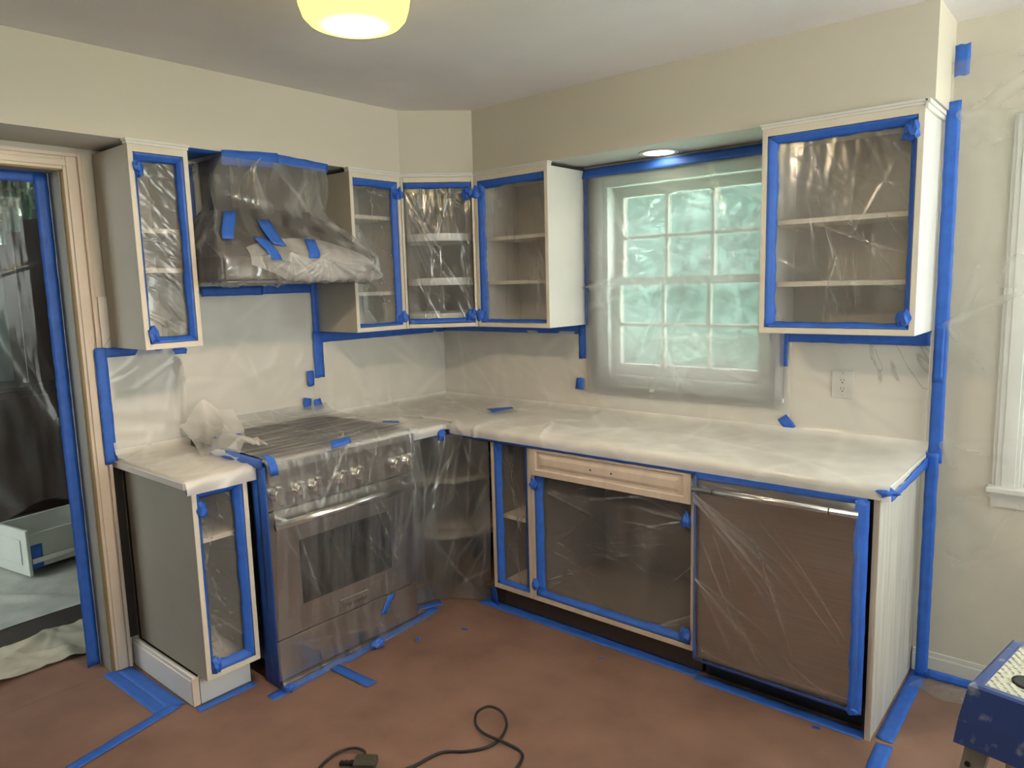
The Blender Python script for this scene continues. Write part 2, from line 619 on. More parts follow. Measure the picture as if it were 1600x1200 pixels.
def floor_tape(a, b_, w, label, z=0.0, **kw):
    a, b_ = V((a[0], a[1], z)), V((b_[0], b_[1], z))
    d = (b_ - a).normalized()
    s = V((-d.y, d.x, 0)) * (w / 2)
    return loose_tape((a - s, b_ - s, b_ + s, a + s), label, group='tape strips on the floor', **kw)


def wad(parent, c, sx, sy, sz, seed=0, name='tape_wad', ax=None):
    bm = bmesh.new()
    bmesh.ops.create_icosphere(bm, subdivisions=2, radius=1.0)
    rot = Matrix.Rotation(seed * 1.3, 3, 'Z') if ax is None else ax
    for v in bm.verts:
        k = 1 + 0.55 * noise.noise(v.co * 1.6 + V((seed * 3.1, seed, 1))) + 0.3 * noise.noise(v.co * 4.0 + V((seed, 2, seed)))
        v.co = v.co * k
        v.co = V((v.co.x * sx, v.co.y * sy, v.co.z * sz)) + V(c)
    return bm_obj(name, bm, tape_m, parent, smooth=False)


FOLD = [None]


class Film:
    def __init__(s, name, parent, P, Nn, disp, mat, label=None, mat2=None, mask=None):
        """P: (n,m,3) base grid, Nn: (n,m,3) normals, disp: (n,m)"""
        Q = P + Nn * disp[..., None]
        s.Q, s.N = Q, Nn
        n, m = Q.shape[:2]
        idx = np.arange(n * m).reshape(n, m)
        fs = np.stack([idx[:-1, :-1], idx[1:, :-1], idx[1:, 1:], idx[:-1, 1:]], -1).reshape(-1, 4)
        me = bpy.data.meshes.new(name)
        me.from_pydata(Q.reshape(-1, 3).tolist(), [], fs.tolist())
        me.update()
        at_ = me.attributes.new('fold', 'FLOAT', 'POINT')
        fo = FOLD[0] if FOLD[0] is not None and FOLD[0].shape == disp.shape else np.zeros_like(disp)
        at_.data.foreach_set('value', np.clip(fo, 0, 1.4).astype(np.float32).reshape(-1))
        FOLD[0] = None
        s.o = link(name, me, mat, parent, True)
        if mat2 is not None:      # a second layer of film where mask is set
            for m_ in (mat2 if isinstance(mat2, list) else [mat2]):
                me.materials.append(m_)
            mk_ = mask(Q[:-1, :-1]).reshape(-1).astype(int)
            me.polygons.foreach_set('material_index', mk_.tolist())
        if label:
            s.o['label'] = label

    def at(s, a, b_):
        n, m = s.Q.shape[:2]
        x = min(max(a, 0), 1) * (n - 1)
        y = min(max(b_, 0), 1) * (m - 1)
        i, j = min(int(x), n - 2), min(int(y), m - 2)
        fx, fy = x - i, y - j

        def g(A):
            return V((A[i, j] * (1 - fx) + A[i + 1, j] * fx) * (1 - fy) + (A[i, j + 1] * (1 - fx) + A[i + 1, j + 1] * fx) * fy)
        return g(s.Q), g(s.N).normalized()


def creases(S, T, rng, n, L_=(0.1, 0.5), w=(0.004, 0.012), a=(0.002, 0.006), ang=None, anchors=None, signed=False):
    out = np.zeros_like(S)
    fold = np.zeros_like(S)
    s0, s1, t0, t1 = S.min(), S.max(), T.min(), T.max()
    for k in range(n):
        if anchors is not None:
            p = anchors[k % len(anchors)]
            px, py = p[0], p[1]
            th = rng.uniform(p[2], p[3]) if len(p) > 2 else rng.uniform(0, 2 * math.pi)
            one = True
        else:
            px, py = rng.uniform(s0, s1), rng.uniform(t0, t1)
            th = rng.normal(ang[0], ang[1]) if ang else rng.uniform(0, math.pi)
            one = False
        ln, wd, am = rng.uniform(*L_), rng.uniform(*w), rng.uniform(*a)
        if signed and rng.random() < 0.5:
            am = -am
        c, sn = math.cos(th), math.sin(th)
        al = (S - px) * c + (T - py) * sn
        pe = -(S - px) * sn + (T - py) * c
        bend = rng.uniform(-0.10, 0.10) / max(ln, 0.05)
        pe = pe + bend * al * al
        if one:
            env = np.clip(1 - al / ln, 0, 1) * (al > 0)
            pw = wd * (0.4 + 0.9 * np.clip(al / ln, 0, 1))
        else:
            env = np.clip(1 - (al / (ln / 2)) ** 2, 0, 1)
            pw = wd
        rdg = env * np.exp(-(pe / pw) ** 2)
        out += am * rdg
        fold += rdg * rng.uniform(0.3, 1.0)
    FOLD[0] = fold if FOLD[0] is None or FOLD[0].shape != fold.shape else FOLD[0] + fold
    return out


def undul(S, T, rng, amp, k=6, f=(3, 14)):
    o = np.zeros_like(S)
    for _ in range(k):
        th, fr = rng.uniform(0, 6.28), rng.uniform(*f)
        o += np.sin((S * math.cos(th) + T * math.sin(th)) * fr + rng.uniform(0, 6.28)) / k
    return amp * o


def flat_film(name, parent, fr, u0, u1, z0, z1, d, mat, seed, n=16, amp=0.004, anchors=None, ang=None, res=0.006, cl=None, und=0.004, sag=0.0, w=(0.004, 0.010), ragged=0.0, tilt=0.0):
    """film stretched in an upright plane at depth d; its normal faces -D (to the room)"""
    rng = np.random.default_rng(seed)
    nu, nz = max(8, int((u1 - u0) / res)), max(8, int((z1 - z0) / res))
    uu = np.linspace(0, u1 - u0, nu)
    zz = np.linspace(0, z1 - z0, nz)
    S, T = np.meshgrid(uu, zz, indexing='ij')
    O, U, D = np.array(fr.O), np.array(fr.U), np.array(fr.D)
    Z = np.array([0, 0, 1.0])
    P = O + (u0 + S)[..., None] * U + (d + tilt * (1 - T / (z1 - z0)))[..., None] * D + (z0 + T)[..., None] * Z
    Nn = np.broadcast_to(-D, P.shape)
    dd = undul(S, T, rng, und) + creases(S, T, rng, n, (0.12, 0.7 * max(u1 - u0, z1 - z0)), w, (amp * 0.3, amp), ang=ang, signed=True)
    if anchors:
        dd += creases(S, T, rng, 7 * len(anchors), (0.15, 0.55), (w[0] * 1.3, w[1] * 1.3), (amp * 0.5, amp * 1.4), anchors=anchors)
    ed = np.minimum.reduce([S, T, (u1 - u0) - S, (z1 - z0) - T]) / 0.03
    dd *= np.clip(ed, 0.05, 1)
    if sag:
        dd += sag * np.sin(np.pi * S / (u1 - u0)) * np.sin(np.pi * T / (z1 - z0))
    if cl is not None:
        dd = 0.5 * (dd + np.sqrt(dd ** 2 + 0.004 ** 2)) + cl
    return Film(name, parent, P, Nn, dd, mat)


def cover(fr, u0, u1, z0, z1, label, seed, tw=(0.03, 0.03, 0.03, 0.03), hinges=(), mat=None, n=16, anchors=None, ang=None, depth=0.030, amp=0.004, parent_group='film covers taped into open cabinets', only=None):
    """clear film taped into a door opening. fr.O is at the face, opening u0..u1, z0..z1.
    tw = tape widths left, right, top, bottom as seen from the room"""
    base = fr.p((u0 + u1) / 2, depth, z0 + 0.0)
    e = empty('masking_cover', base, label, 'plastic film', parent_group)
    i = 0.0015
    l, r, t, b_ = tw

    def q(u, d, z):
        return fr.p(u, d, z)
    f = flat_film('film', e, fr, u0 + 0.003, u1 - 0.003, z0 + 0.003, z1 - 0.003, depth + 0.002, mat or film_clear, seed, n=int(n * 2.2), anchors=anchors, ang=ang, amp=amp * 0.5, w=(0.0022, 0.0055), res=0.0045, und=0.003)
    ins = 0.72
    dp = depth - 0.006
    kw = dict(jag=0.001, wave=0.001, inner_jag=0.006, torn=False, off=0.0006)
    if l:
        tape(e, q(u0 + i, 0.003, z1 - i), q(u0 + i, 0.003, z0 + i), q(u0 + i + l * ins, dp, z0 + i), q(u0 + i + l * ins, dp, z1 - i), seed=seed + 1, **kw)
    if r:
        tape(e, q(u1 - i, 0.003, z0 + i), q(u1 - i, 0.003, z1 - i), q(u1 - i - r * ins, dp, z1 - i), q(u1 - i - r * ins, dp, z0 + i), seed=seed + 2, **kw)
    if t:
        tape(e, q(u1 - i, 0.003, z1 - i), q(u0 + i, 0.003, z1 - i), q(u0 + i, dp, z1 - i - t * ins), q(u1 - i, dp, z1 - i - t * ins), seed=seed + 3, **kw)
    if b_:
        tape(e, q(u0 + i, 0.003, z0 + i), q(u1 - i, 0.003, z0 + i), q(u1 - i, dp, z0 + i + b_ * ins), q(u0 + i, dp, z0 + i + b_ * ins), seed=seed + 4, **kw)
    for k, (hu, hz, big) in enumerate(hinges):
        wad(e, q(hu, 0.002, hz), 0.016 * big, 0.014 * big, 0.025 * big, seed + k)
        wad(e, q(hu + (0.016 if hu < (u0 + u1) / 2 else -0.016), 0.016, hz - 0.008), 0.017 * big, 0.012 * big, 0.024 * big, seed + k + 7)
    return e, f


TH = 0.019


def cabinet(name, fr, w, dpt, z0, z1, label, shelves, group, mat=None, inside=None, mould=True, side_mat=None, edge_mat=None):
    """open frameless carcass: fr.O at the lower left of the face as seen from the room"""
    mat = mat or paint
    inside = inside or paint_in
    e = empty(name, fr.p(w / 2, dpt / 2, z0), label, 'cabinet', group)
    em = edge_mat or edge
    for u in (0, w - TH):
        sp = box('side_panel', e, side_mat or mat, fr, u, u + TH, 0.0015, dpt, z0, z1)
        box('edge_band', sp, em, fr, u, u + TH, -0.0005, 0.0015, z0, z1, 0.0004)
    tp = box('top_panel', e, mat, fr, TH, w - TH, 0.0015, dpt, z1 - TH - 0.008, z1, 0.0)
    box('edge_band', tp, em, fr, TH, w - TH, -0.0005, 0.0015, z1 - TH - 0.008, z1, 0.0004)
    bt = box('bottom_panel', e, mat, fr, TH, w - TH, 0.0015, dpt, z0, z0 + TH + 0.003, 0.0)
    box('edge_band', bt, em, fr, TH, w - TH, -0.0005, 0.0015, z0, z0 + TH + 0.003, 0.0004)
    box('back_panel', e, inside, fr, TH, w - TH, dpt - 0.006, dpt, z0 + TH, z1 - TH, 0.0)
    for zs in shelves:
        box('shelf', e, edge, fr, TH, w - TH, 0.055, dpt - 0.006, zs - 0.009, zs + 0.010)
    if mould:
        boxes('moulding', e, paint, fr, [(-0.004, w + 0.004, -0.004, 0.030, z1, z1 + 0.010), (-0.008, w + 0.008, -0.008, 0.030, z1 + 0.010, z1 + 0.019)], 0.001)
    return e


# ------------------------------------------------------------------ room shell
ZC, ZS, ZB, ZT = 2.505, 2.187, 1.390, 2.167
XE, YF = 5.0, -4.9
tag(boxes('floor', None, paper, WF, [(0.0, XE, YF, 0.0, -0.06, 0.0)]), kind='structure')
tag(boxes('ceiling', None, ceil_m, WF, [(-0.13, XE + 0.15, YF - 0.15, 0.15, ZC, ZC + 0.12)]), kind='structure')
# left (stove) wall, with the doorway
DY0, DY1, DZ = -3.05, -2.065, 2.105
tag(boxes('wall_left', None, wall_m, WF, [(-0.13, 0, DY1, 0.0, 0, ZC), (-0.13, 0, DY0, DY1, DZ, ZC), (-0.13, 0, YF, DY0, 0, ZC)]), kind='structure')
# back (sink) wall, with two window openings
W1 = (1.175, 2.050, 1.095, 2.105)
W2 = (2.985, 3.94, 0.83, 2.10)
tag(boxes('wall_back', None, wall_m, WF, [
    (-0.13, W1[0], 0, 0.15, -0.05, ZC), (W1[0], W1[1], 0, 0.15, -0.05, W1[2]), (W1[0], W1[1], 0, 0.15, W1[3], ZC),
    (W1[1], W2[0], 0, 0.15, -0.05, ZC), (W2[0], W2[1], 0, 0.15, -0.05, W2[2]), (W2[0], W2[1], 0, 0.15, W2[3], ZC),
    (W2[1], XE + 0.15, 0, 0.15, -0.05, ZC)]), kind='structure')
PD = (-3.3, -0.12, 1.05, 2.43)   # wide window in the right wall (outside the frame)
tag(boxes('wall_right', None, wall_dk, WF, [(XE, XE + 0.15, YF, PD[0], -0.05, ZC), (XE, XE + 0.15, PD[1], 0, -0.05, ZC), (XE, XE + 0.15, PD[0], PD[1], PD[3], ZC), (XE, XE + 0.15, PD[0], PD[1], -0.05, PD[2])]), kind='structure')
tag(boxes('wall_front', None, wall_dk, WF, [(-0.13, XE + 0.15, YF - 0.15, YF, -0.05, ZC)]), kind='structure')

# soffit above the wall cabinets: L with a cut corner
SD, SA, SXE = 0.307, 0.575, 2.6985
so = empty('wall_soffit', (0, 0, ZS), kind='structure')
outl = [(0, -4.2), (SD, -4.2), (SD, -SA), (SA, -SD), (SXE, -SD), (SXE, 0), (0, 0)]
bm = bmesh.new()
lo = [bm.verts.new((x, y, ZS + 0.002)) for x, y in outl]
hi = [bm.verts.new((x, y, ZC)) for x, y in outl]
for i in range(len(outl)):
    j = (i + 1) % len(outl)
    bm.faces.new((lo[i], lo[j], hi[j], hi[i]))
bm.faces.new(hi)
bm.faces.new(list(reversed(lo)))
bmesh.ops.recalc_face_normals(bm, faces=bm.faces)
bm_obj('soffit_face', bm, wall_m, so)
bm = bmesh.new()
bm.faces.new([bm.verts.new((x, y, ZS)) for x, y in reversed(outl)])
ge = bmesh.ops.extrude_face_region(bm, geom=bm.faces[:])
for v in [g for g in ge['geom'] if isinstance(g, bmesh.types.BMVert)]:
    v.co.z += 0.002
bmesh.ops.recalc_face_normals(bm, faces=bm.faces)
bm_obj('soffit_underside', bm, soffit_under, so)

# ------------------------------------------------------------------ windows
def window(name, x0, x1, z0, z1, casing, sill_out=0.05, munt=(3, 2), meet=None, cas_side=0.07):
    """double-hung sash window in the back wall"""
    e = empty(name, ((x0 + x1) / 2, 0.0, z0), kind='structure')
    f = WF
    boxes('window_frame', e, white_trim, f, [(x0, x0 + 0.03, 0.0, 0.14, z0, z1), (x1 - 0.03, x1, 0.0, 0.14, z0, z1), (x0 + 0.03, x1 - 0.03, 0.0, 0.14, z1 - 0.03, z1), (x0 + 0.03, x1 - 0.03, 0.0, 0.14, z0, z0 + 0.035)])
    c = cas_side
    for a, b_ in ((x0 - c, x0 + 0.004), (x1 - 0.004, x1 + c)):
        boxes('casing', e, casing, f, [(a, b_, -0.014, -0.001, z0 - 0.02, z1 + 0.05), (a + 0.012, b_ - 0.010, -0.022, -0.014, z0 - 0.02, z1 + 0.05), (a + 0.03, b_ - 0.022, -0.027, -0.022, z0 - 0.02, z1 + 0.05)], 0.002)
    boxes('casing_head', e, casing, f, [(x0, x1, -0.014, -0.001, z1, z1 + 0.05), (x0, x1, -0.022, -0.014, z1 + 0.01, z1 + 0.042)], 0.002)
    boxes('window_sill', e, casing, f, [(x0 - c - 0.012, x1 + c + 0.012, -sill_out, 0.0, z0 - 0.035, z0 - 0.012)], 0.004)
    boxes('apron', e, casing, f, [(x0 - c, x1 + c, -0.016, -0.001, z0 - 0.095, z0 - 0.036)], 0.002)
    zm = meet
    ix0, ix1 = x0 + 0.03, x1 - 0.03
    for nm, (a, b_), y0 in (('upper_sash', (zm - 0.018, z1 - 0.03), 0.085), ('lower_sash', (z0 + 0.035, zm + 0.022), 0.045)):
        st, y1 = 0.048, y0 + 0.034
        bt = 0.058 if nm == 'lower_sash' else 0.036
        tp = 0.040 if nm == 'lower_sash' else 0.050
        s = boxes(nm, e, sash_m, f, [(ix0, ix0 + st, y0, y1, a, b_), (ix1 - st, ix1, y0, y1, a, b_), (ix0 + st, ix1 - st, y0, y1, a, a + bt), (ix0 + st, ix1 - st, y0, y1, b_ - tp, b_)], 0.002)
        gx0, gx1, gz0, gz1 = ix0 + st, ix1 - st, a + bt, b_ - tp
        nx, nz = munt
        mt = 0.018
        for k in range(1, nx):
            xc = gx0 + (gx1 - gx0) * k / nx
            box('muntin', s, sash_m, f, xc - mt / 2, xc + mt / 2, y0 + 0.006, y1 - 0.004, gz0, gz1)
        for k in range(1, nz):
            zc = gz0 + (gz1 - gz0) * k / nz
            box('muntin', s, sash_m, f, gx0, gx1, y0 + 0.007, y1 - 0.005, zc - mt / 2, zc + mt / 2)
        for i in range(nx):
            for k in range(nz):
                xa, xb = gx0 + (gx1 - gx0) * i / nx + mt / 2, gx0 + (gx1 - gx0) * (i + 1) / nx - mt / 2
                za, zb_ = gz0 + (gz1 - gz0) * k / nz + mt / 2, gz0 + (gz1 - gz0) * (k + 1) / nz - mt / 2
                box('pane', s, glass_m, f, xa, xb, y0 + 0.016, y0 + 0.019, za, zb_, 0)
    return e


window('window_1', W1[0], W1[1], W1[2], W1[3], white_trim, 0.035, (3, 2), 1.605, 0.055)
window('window_2', W2[0], W2[1], W2[2], W2[3], white_trim, 0.055, (3, 2), 1.48, 0.092)

# wide window in the right wall, out of the picture, where the daylight comes from
e = empty('window_4', (XE + 0.07, -1.71, PD[2]), kind='structure')
boxes('window_frame', e, white_trim, WF, [(XE, XE + 0.14, PD[0], PD[0] + 0.05, PD[2], PD[3]), (XE, XE + 0.14, PD[1] - 0.05, PD[1], PD[2], PD[3]), (XE, XE + 0.14, PD[0], PD[1], PD[3] - 0.05, PD[3]), (XE + 0.03, XE + 0.09, -1.75, -1.67, PD[2], PD[3]), (XE, XE + 0.14, PD[0], PD[1], PD[2], PD[2] + 0.04)])
for a, b_ in ((PD[0] + 0.05, -1.75), (-1.67, PD[1] - 0.05)):
    box('pane', e, glass_m, WF, XE + 0.055, XE + 0.060, a, b_, PD[2] + 0.04, PD[3] - 0.05, 0)

# baseboard on the back wall right of the cabinets, and beyond
tag(boxes('baseboard_back', None, paint, WF, [(2.66, XE, -0.014, -0.0005, 0, 0.075), (2.66, XE, -0.009, -0.0005, 0.075, 0.095)], 0.002), kind='structure')

# doorway casing, jamb and the dining room behind
e = empty('trim_1', (0, DY1, 0), kind='structure')
CZ = 2.164
boxes('casing', e, trim_m, WF, [(0.0005, 0.014, -2.062, -1.994, 0, CZ), (0.014, 0.020, -2.050, -2.012, 0, CZ - 0.012), (0.014, 0.026, -2.008, -1.994, 0, CZ)], 0.002)
boxes('casing', e, trim_m, WF, [(0.0005, 0.014, DY0 - 0.07, DY0 - 0.002, 0, CZ), (0.014, 0.024, DY0 - 0.07, DY0 - 0.05, 0, CZ)], 0.002)
boxes('casing_head', e, trim_m, WF, [(0.0005, 0.014, DY0, -2.062, DZ - 0.006, CZ), (0.014, 0.020, DY0, -2.05, DZ + 0.006, DZ + 0.030), (0.014, 0.027, DY0, -2.008, CZ - 0.016, CZ)], 0.002)
boxes('bare_edge', e, trim_edge, WF, [(0.001, 0.0155, -2.069, -2.062, 0, DZ - 0.006), (0.001, 0.0155, DY0, -2.062, DZ - 0.013, DZ - 0.006)], 0.001)
e = empty('trim_2', (-0.065, DY1, 0), kind='structure')
boxes('jamb', e, jamb_m, WF, [(-0.135, -0.001, DY1 - 0.010, DY1 + 0.001, 0, DZ), (-0.135, -0.001, DY0 - 0.001, DY0 + 0.010, 0, DZ), (-0.135, -0.001, DY0 + 0.01, DY1 - 0.010, DZ - 0.010, DZ + 0.001)], 0.001)
tag(boxes('trim_3', None, paper, WF, [(-0.36, 0.0, DY0 + 0.01, DY1 - 0.01, -0.02, 0.0008)]), kind='structure')

DXF, DYF, DYB = -3.5, -4.3, -0.3
tag(boxes('floor_dining', None, dining_floor, WF, [(DXF, -0.13, DYF, DYB, -0.06, -0.0005)]), kind='structure')
tag(boxes('ceiling_dining', None, ceil_m, WF, [(DXF - 0.1, -0.13, DYF - 0.1, DYB + 0.1, 2.52, 2.62)]), kind='structure')
tag(boxes('wall_dining_far', None, dining_wall, WF, [(DXF - 0.1, DXF, DYF - 0.1, DYB + 0.1, -0.05, 2.6)]), kind='structure')
tag(boxes('wall_dining_back', None, dining_wall, WF, [(DXF, -0.13, DYB, DYB + 0.1, -0.05, 2.6)]), kind='structure')
DW_ = (-2.95, -1.05, 0.55, 2.1)
tag(boxes('wall_dining_front', None, dining_wall, WF, [(DXF, DW_[0], DYF - 0.1, DYF, -0.05, 2.6), (DW_[1], -0.13, DYF - 0.1, DYF, -0.05, 2.6), (DW_[0], DW_[1], DYF - 0.1, DYF, -0.05, DW_[2]), (DW_[0], DW_[1], DYF - 0.1, DYF, DW_[3], 2.6)]), kind='structure')
e = empty('window_3', (-2.0, DYF - 0.05, DW_[2]), kind='structure')
boxes('window_frame', e, white_trim, WF, [(DW_[0], DW_[0] + 0.05, DYF - 0.09, DYF, DW_[2], DW_[3]), (DW_[1] - 0.05, DW_[1], DYF - 0.09, DYF, DW_[2], DW_[3]), (DW_[0] + .05, DW_[1] - .05, DYF - 0.09, DYF, DW_[2], DW_[2] + 0.05), (DW_[0] + .05, DW_[1] - .05, DYF - 0.09, DYF, DW_[3] - 0.05, DW_[3])])
box('pane', e, glass_m, WF, DW_[0] + 0.05, DW_[1] - 0.05, DYF - 0.05, DYF - 0.046, DW_[2] + 0.05, DW_[3] - 0.05, 0)

# ------------------------------------------------------------------ backsplash slabs and worktops
tag(boxes('marble_backsplash', None, marble, WF, [(0.0008, 0.009, -1.980, -0.011, 0.916, 1.60)], loc=(0, -1.0, 0.916)), 'cream marble splashback on the stove wall behind the range', 'backsplash')
tag(boxes('marble_backsplash', None, marble, WF, [(0.001, 2.668, -0.010, -0.0008, 0.916, 1.055), (0.001, 1.115, -0.010, -0.0008, 1.055, 1.385), (2.112, 2.668, -0.010, -0.0008, 1.055, 1.385)], loc=(1.3, 0, 0.916)), 'cream veined marble splashback under the sink window', 'backsplash')

CT0, CT1 = 0.886, 0.915
prism('worktop', None, counter_m, [(0.010, -1.9875, CT0), (0.634, -1.9875, CT0), (0.634, -1.712, CT0), (0.010, -1.712, CT0)], (0, 0, 1), CT1 - CT0, 0.003)
tag(bpy.data.objects['worktop'], 'short white stone worktop left of the range', 'countertop')
o = prism('worktop', None, counter_m, [(0.010, -0.918, CT0), (0.634, -0.918, CT0), (0.634, -0.634, CT0), (2.685, -0.634, CT0), (2.685, -0.011, CT0), (0.010, -0.011, CT0)], (0, 0, 1), CT1 - CT0, 0.003)
tag(o, 'long L-shaped white stone worktop under the sink window', 'countertop')

# ------------------------------------------------------------------ wall cabinets
DU = 0.338
GU = 'white wall cabinets with their doors taken off'
FL = lambda x, y: Fr((x, y, 0), (0, 1, 0), (-1, 0, 0))
FB = lambda x, y: Fr((x, y, 0), (1, 0, 0), (0, 1, 0))
GC = 'film covers taped into open cabinets'

frLU = FL(DU, -1.947)
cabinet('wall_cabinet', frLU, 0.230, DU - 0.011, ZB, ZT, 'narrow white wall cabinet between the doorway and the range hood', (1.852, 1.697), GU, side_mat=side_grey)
cover(frLU, TH, 0.230 - TH, ZB + TH + 0.003, ZT - TH - 0.008, 'clear film taped into the wall cabinet between doorway and range hood', 11, (0.020, 0.034, 0.040, 0.032), [(0.030, 2.085, 1.2), (0.030, 1.45, 1.3)], n=22, ang=(2.4, 0.25))

frN = FL(DU, -0.927)
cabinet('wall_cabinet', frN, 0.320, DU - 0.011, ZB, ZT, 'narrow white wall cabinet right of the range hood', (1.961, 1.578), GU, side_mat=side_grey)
cover(frN, TH, 0.320 - TH, ZB + TH + 0.003, ZT - TH - 0.008, 'clear film taped into the wall cabinet just right of the range hood', 23, (0.006, 0.040, 0.046, 0.020), [(0.312, 2.085, 1.35), (0.312, 1.452, 1.35)], n=20, ang=(2.2, 0.5))

frW = FB(0.607, -DU)
cabinet('wall_cabinet', frW, 0.476, DU - 0.002, ZB, ZT, 'white wall cabinet left of the sink window', (1.845, 1.617), GU)
cover(frW, TH, 0.476 - TH, ZB + TH + 0.003, ZT - TH - 0.008, 'clear film taped into the wall cabinet left of the sink window', 35, (0.048, 0.007, 0.046, 0.020), [(0.012, 2.085, 1.35), (0.012, 1.452, 1.35)], n=18, ang=(1.6, 0.2))

frR = FB(2.124, -DU)
eR = cabinet('wall_cabinet', frR, 0.552, DU - 0.002, ZB, ZT, 'wide white wall cabinet right of the sink window', (1.817, 1.578), GU)
box('scribe_strip', eR, paint, WF, 2.676, 2.686, -0.030, -0.012, ZB, ZT)
boxes('crown_return', eR, paint, WF, [(2.676, 2.686, -0.342, -0.012, ZT - 0.012, ZT + 0.004), (2.676, 2.692, -0.346, -0.012, ZT + 0.004, ZT + 0.018)], 0.001)
cover(frR, TH, 0.552 - TH, ZB + TH + 0.003, ZT - TH - 0.008, 'clear film taped into the wide wall cabinet right of the sink window', 47, (0.046, 0.026, 0.042, 0.026), [(0.520, 2.09, 1.3), (0.522, 1.455, 1.2)], n=20, ang=(2.0, 0.5), amp=0.006)

# corner cabinet, face on the diagonal
r_ = 0.5 ** 0.5
frC = Fr((DU, -0.607, 0), (r_, r_, 0), (-r_, r_, 0))
WC = 0.3804
eC = empty('corner_wall_cabinet', (0.3, -0.3, ZB), 'diagonal corner wall cabinet with round turning trays', 'cabinet', GU)
for a, b_ in ((0.0, 0.016), (WC - 0.016, WC)):
    sp = box('face_stile', eC, edge, frC, a + 0.002, b_ - 0.002, 0.0, 0.02, ZB, ZT)
tpo = [(0.34, -0.600), (0.600, -0.34), (0.600, -0.013), (0.013, -0.013), (0.013, -0.600)]
prism('top_panel', eC, paint, [(x, y, ZT - TH) for x, y in tpo], (0, 0, 1), TH - 0.001)
prism('bottom_panel', eC, paint, [(x, y, ZB + 0.001) for x, y in tpo], (0, 0, 1), TH)
box('top_rail', eC, edge, frC, 0.016, WC - 0.016, 0.0, 0.02, ZT - 0.027, ZT - 0.001)
box('bottom_rail', eC, edge, frC, 0.016, WC - 0.016, 0.0, 0.02, ZB + 0.001, ZB + 0.022)
boxes('back_panel', eC, paint_in, WF, [(0.013, 0.020, -0.600, -0.013, ZB + TH + 0.002, ZT - TH - 0.001), (0.020, 0.600, -0.020, -0.013, ZB + TH + 0.002, ZT - TH - 0.001)])
boxes('side_panel', eC, paint_in, WF, [(0.020, 0.335, -0.600, -0.592, ZB + TH + 0.002, ZT - TH - 0.001), (0.592, 0.600, -0.335, -0.020, ZB + TH + 0.002, ZT - TH - 0.001)])
boxes('moulding', eC, paint, frC, [(0.004, WC - 0.004, -0.004, 0.03, ZT, ZT + 0.010), (0.008, WC - 0.008, -0.008, 0.03, ZT + 0.010, ZT + 0.019)], 0.001)
lathe('turning_post', eC, steel_h, (0.285, -0.285, ZB + TH), [(0.012, 0.003), (0.012, ZT - ZB - 2 * TH - 0.004)], 12)
for zs in (1.866, 1.634, 1.446):
    lathe('turning_tray', eC, white_trim, (0.285, -0.285, zs), [(0.02, -0.012), (0.215, -0.012), (0.222, -0.020), (0.225, 0.018), (0.219, 0.018), (0.216, -0.004), (0.02, -0.004)], 48, smooth=False)
cover(frC, 0.018, WC - 0.018, ZB + 0.024, ZT - 0.029, 'clear film taped into the diagonal corner wall cabinet', 59, (0.0, 0.0, 0.036, 0.032), [(WC - 0.030, 2.085, 1.25), (WC - 0.030, 1.455, 1.35)], n=34, ang=(1.9, 0.35), amp=0.005, depth=0.024)

# ------------------------------------------------------------------ base cabinets
DB = 0.619
GB = 'base cabinets with their doors taken off'
frBL = FL(DB, -1.953)
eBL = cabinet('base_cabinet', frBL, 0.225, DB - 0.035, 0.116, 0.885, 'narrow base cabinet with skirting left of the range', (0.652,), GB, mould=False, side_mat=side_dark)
box('toe_board', eBL, paint, frBL, 0.0, 0.213, 0.066, 0.080, 0.0, 0.116)
sk = boxes('skirting', eBL, paint, WF, [(0.012, 0.546, -1.984, -1.968, 0, 0.105), (0.012, 0.548, -1.980, -1.968, 0.105, 0.122), (0.012, 0.546, -1.968, -1.954, 0, 0.112)], 0.003)
box('skirting_end', eBL, trim_m, WF, 0.547, 0.553, -1.984, -1.956, 0.0, 0.116)
box('wall_gap_shadow', eBL, darkwood, WF, 0.003, 0.012, -1.990, -1.955, 0.125, 0.884)  # dark strip carries the gap's shadow along with its unpainted wood
box('back_gap_shadow', eBL, darkwood, WF, 0.012, 0.034, -1.952, -1.730, 0.0, 0.884)  # same gap shadow and bare wood, behind the carcass
cover(frBL, TH, 0.225 - TH, 0.116 + TH + 0.003, 0.885 - TH - 0.008, 'clear film taped into the base cabinet left of the range', 71, (0.026, 0.045, 0.030, 0.045), [(0.032, 0.795, 1.3), (0.034, 0.165, 1.3)], n=24, ang=(2.3, 0.4))

frNB = FB(0.921, -DB)
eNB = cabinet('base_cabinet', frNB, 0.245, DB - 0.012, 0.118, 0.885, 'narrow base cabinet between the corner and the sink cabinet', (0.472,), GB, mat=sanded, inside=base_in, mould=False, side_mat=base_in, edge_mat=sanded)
box('toe_board', eNB, kick_m, frNB, 0.0, 0.245, 0.075, 0.088, 0.0, 0.118)
cover(frNB, TH, 0.245 - TH, 0.118 + TH + 0.003, 0.885 - TH - 0.008, 'clear film taped into the narrow base cabinet beside the corner', 83, (0.042, 0.042, 0.012, 0.030), [(0.030, 0.82, 0.6)], n=20, ang=(1.9, 0.3))

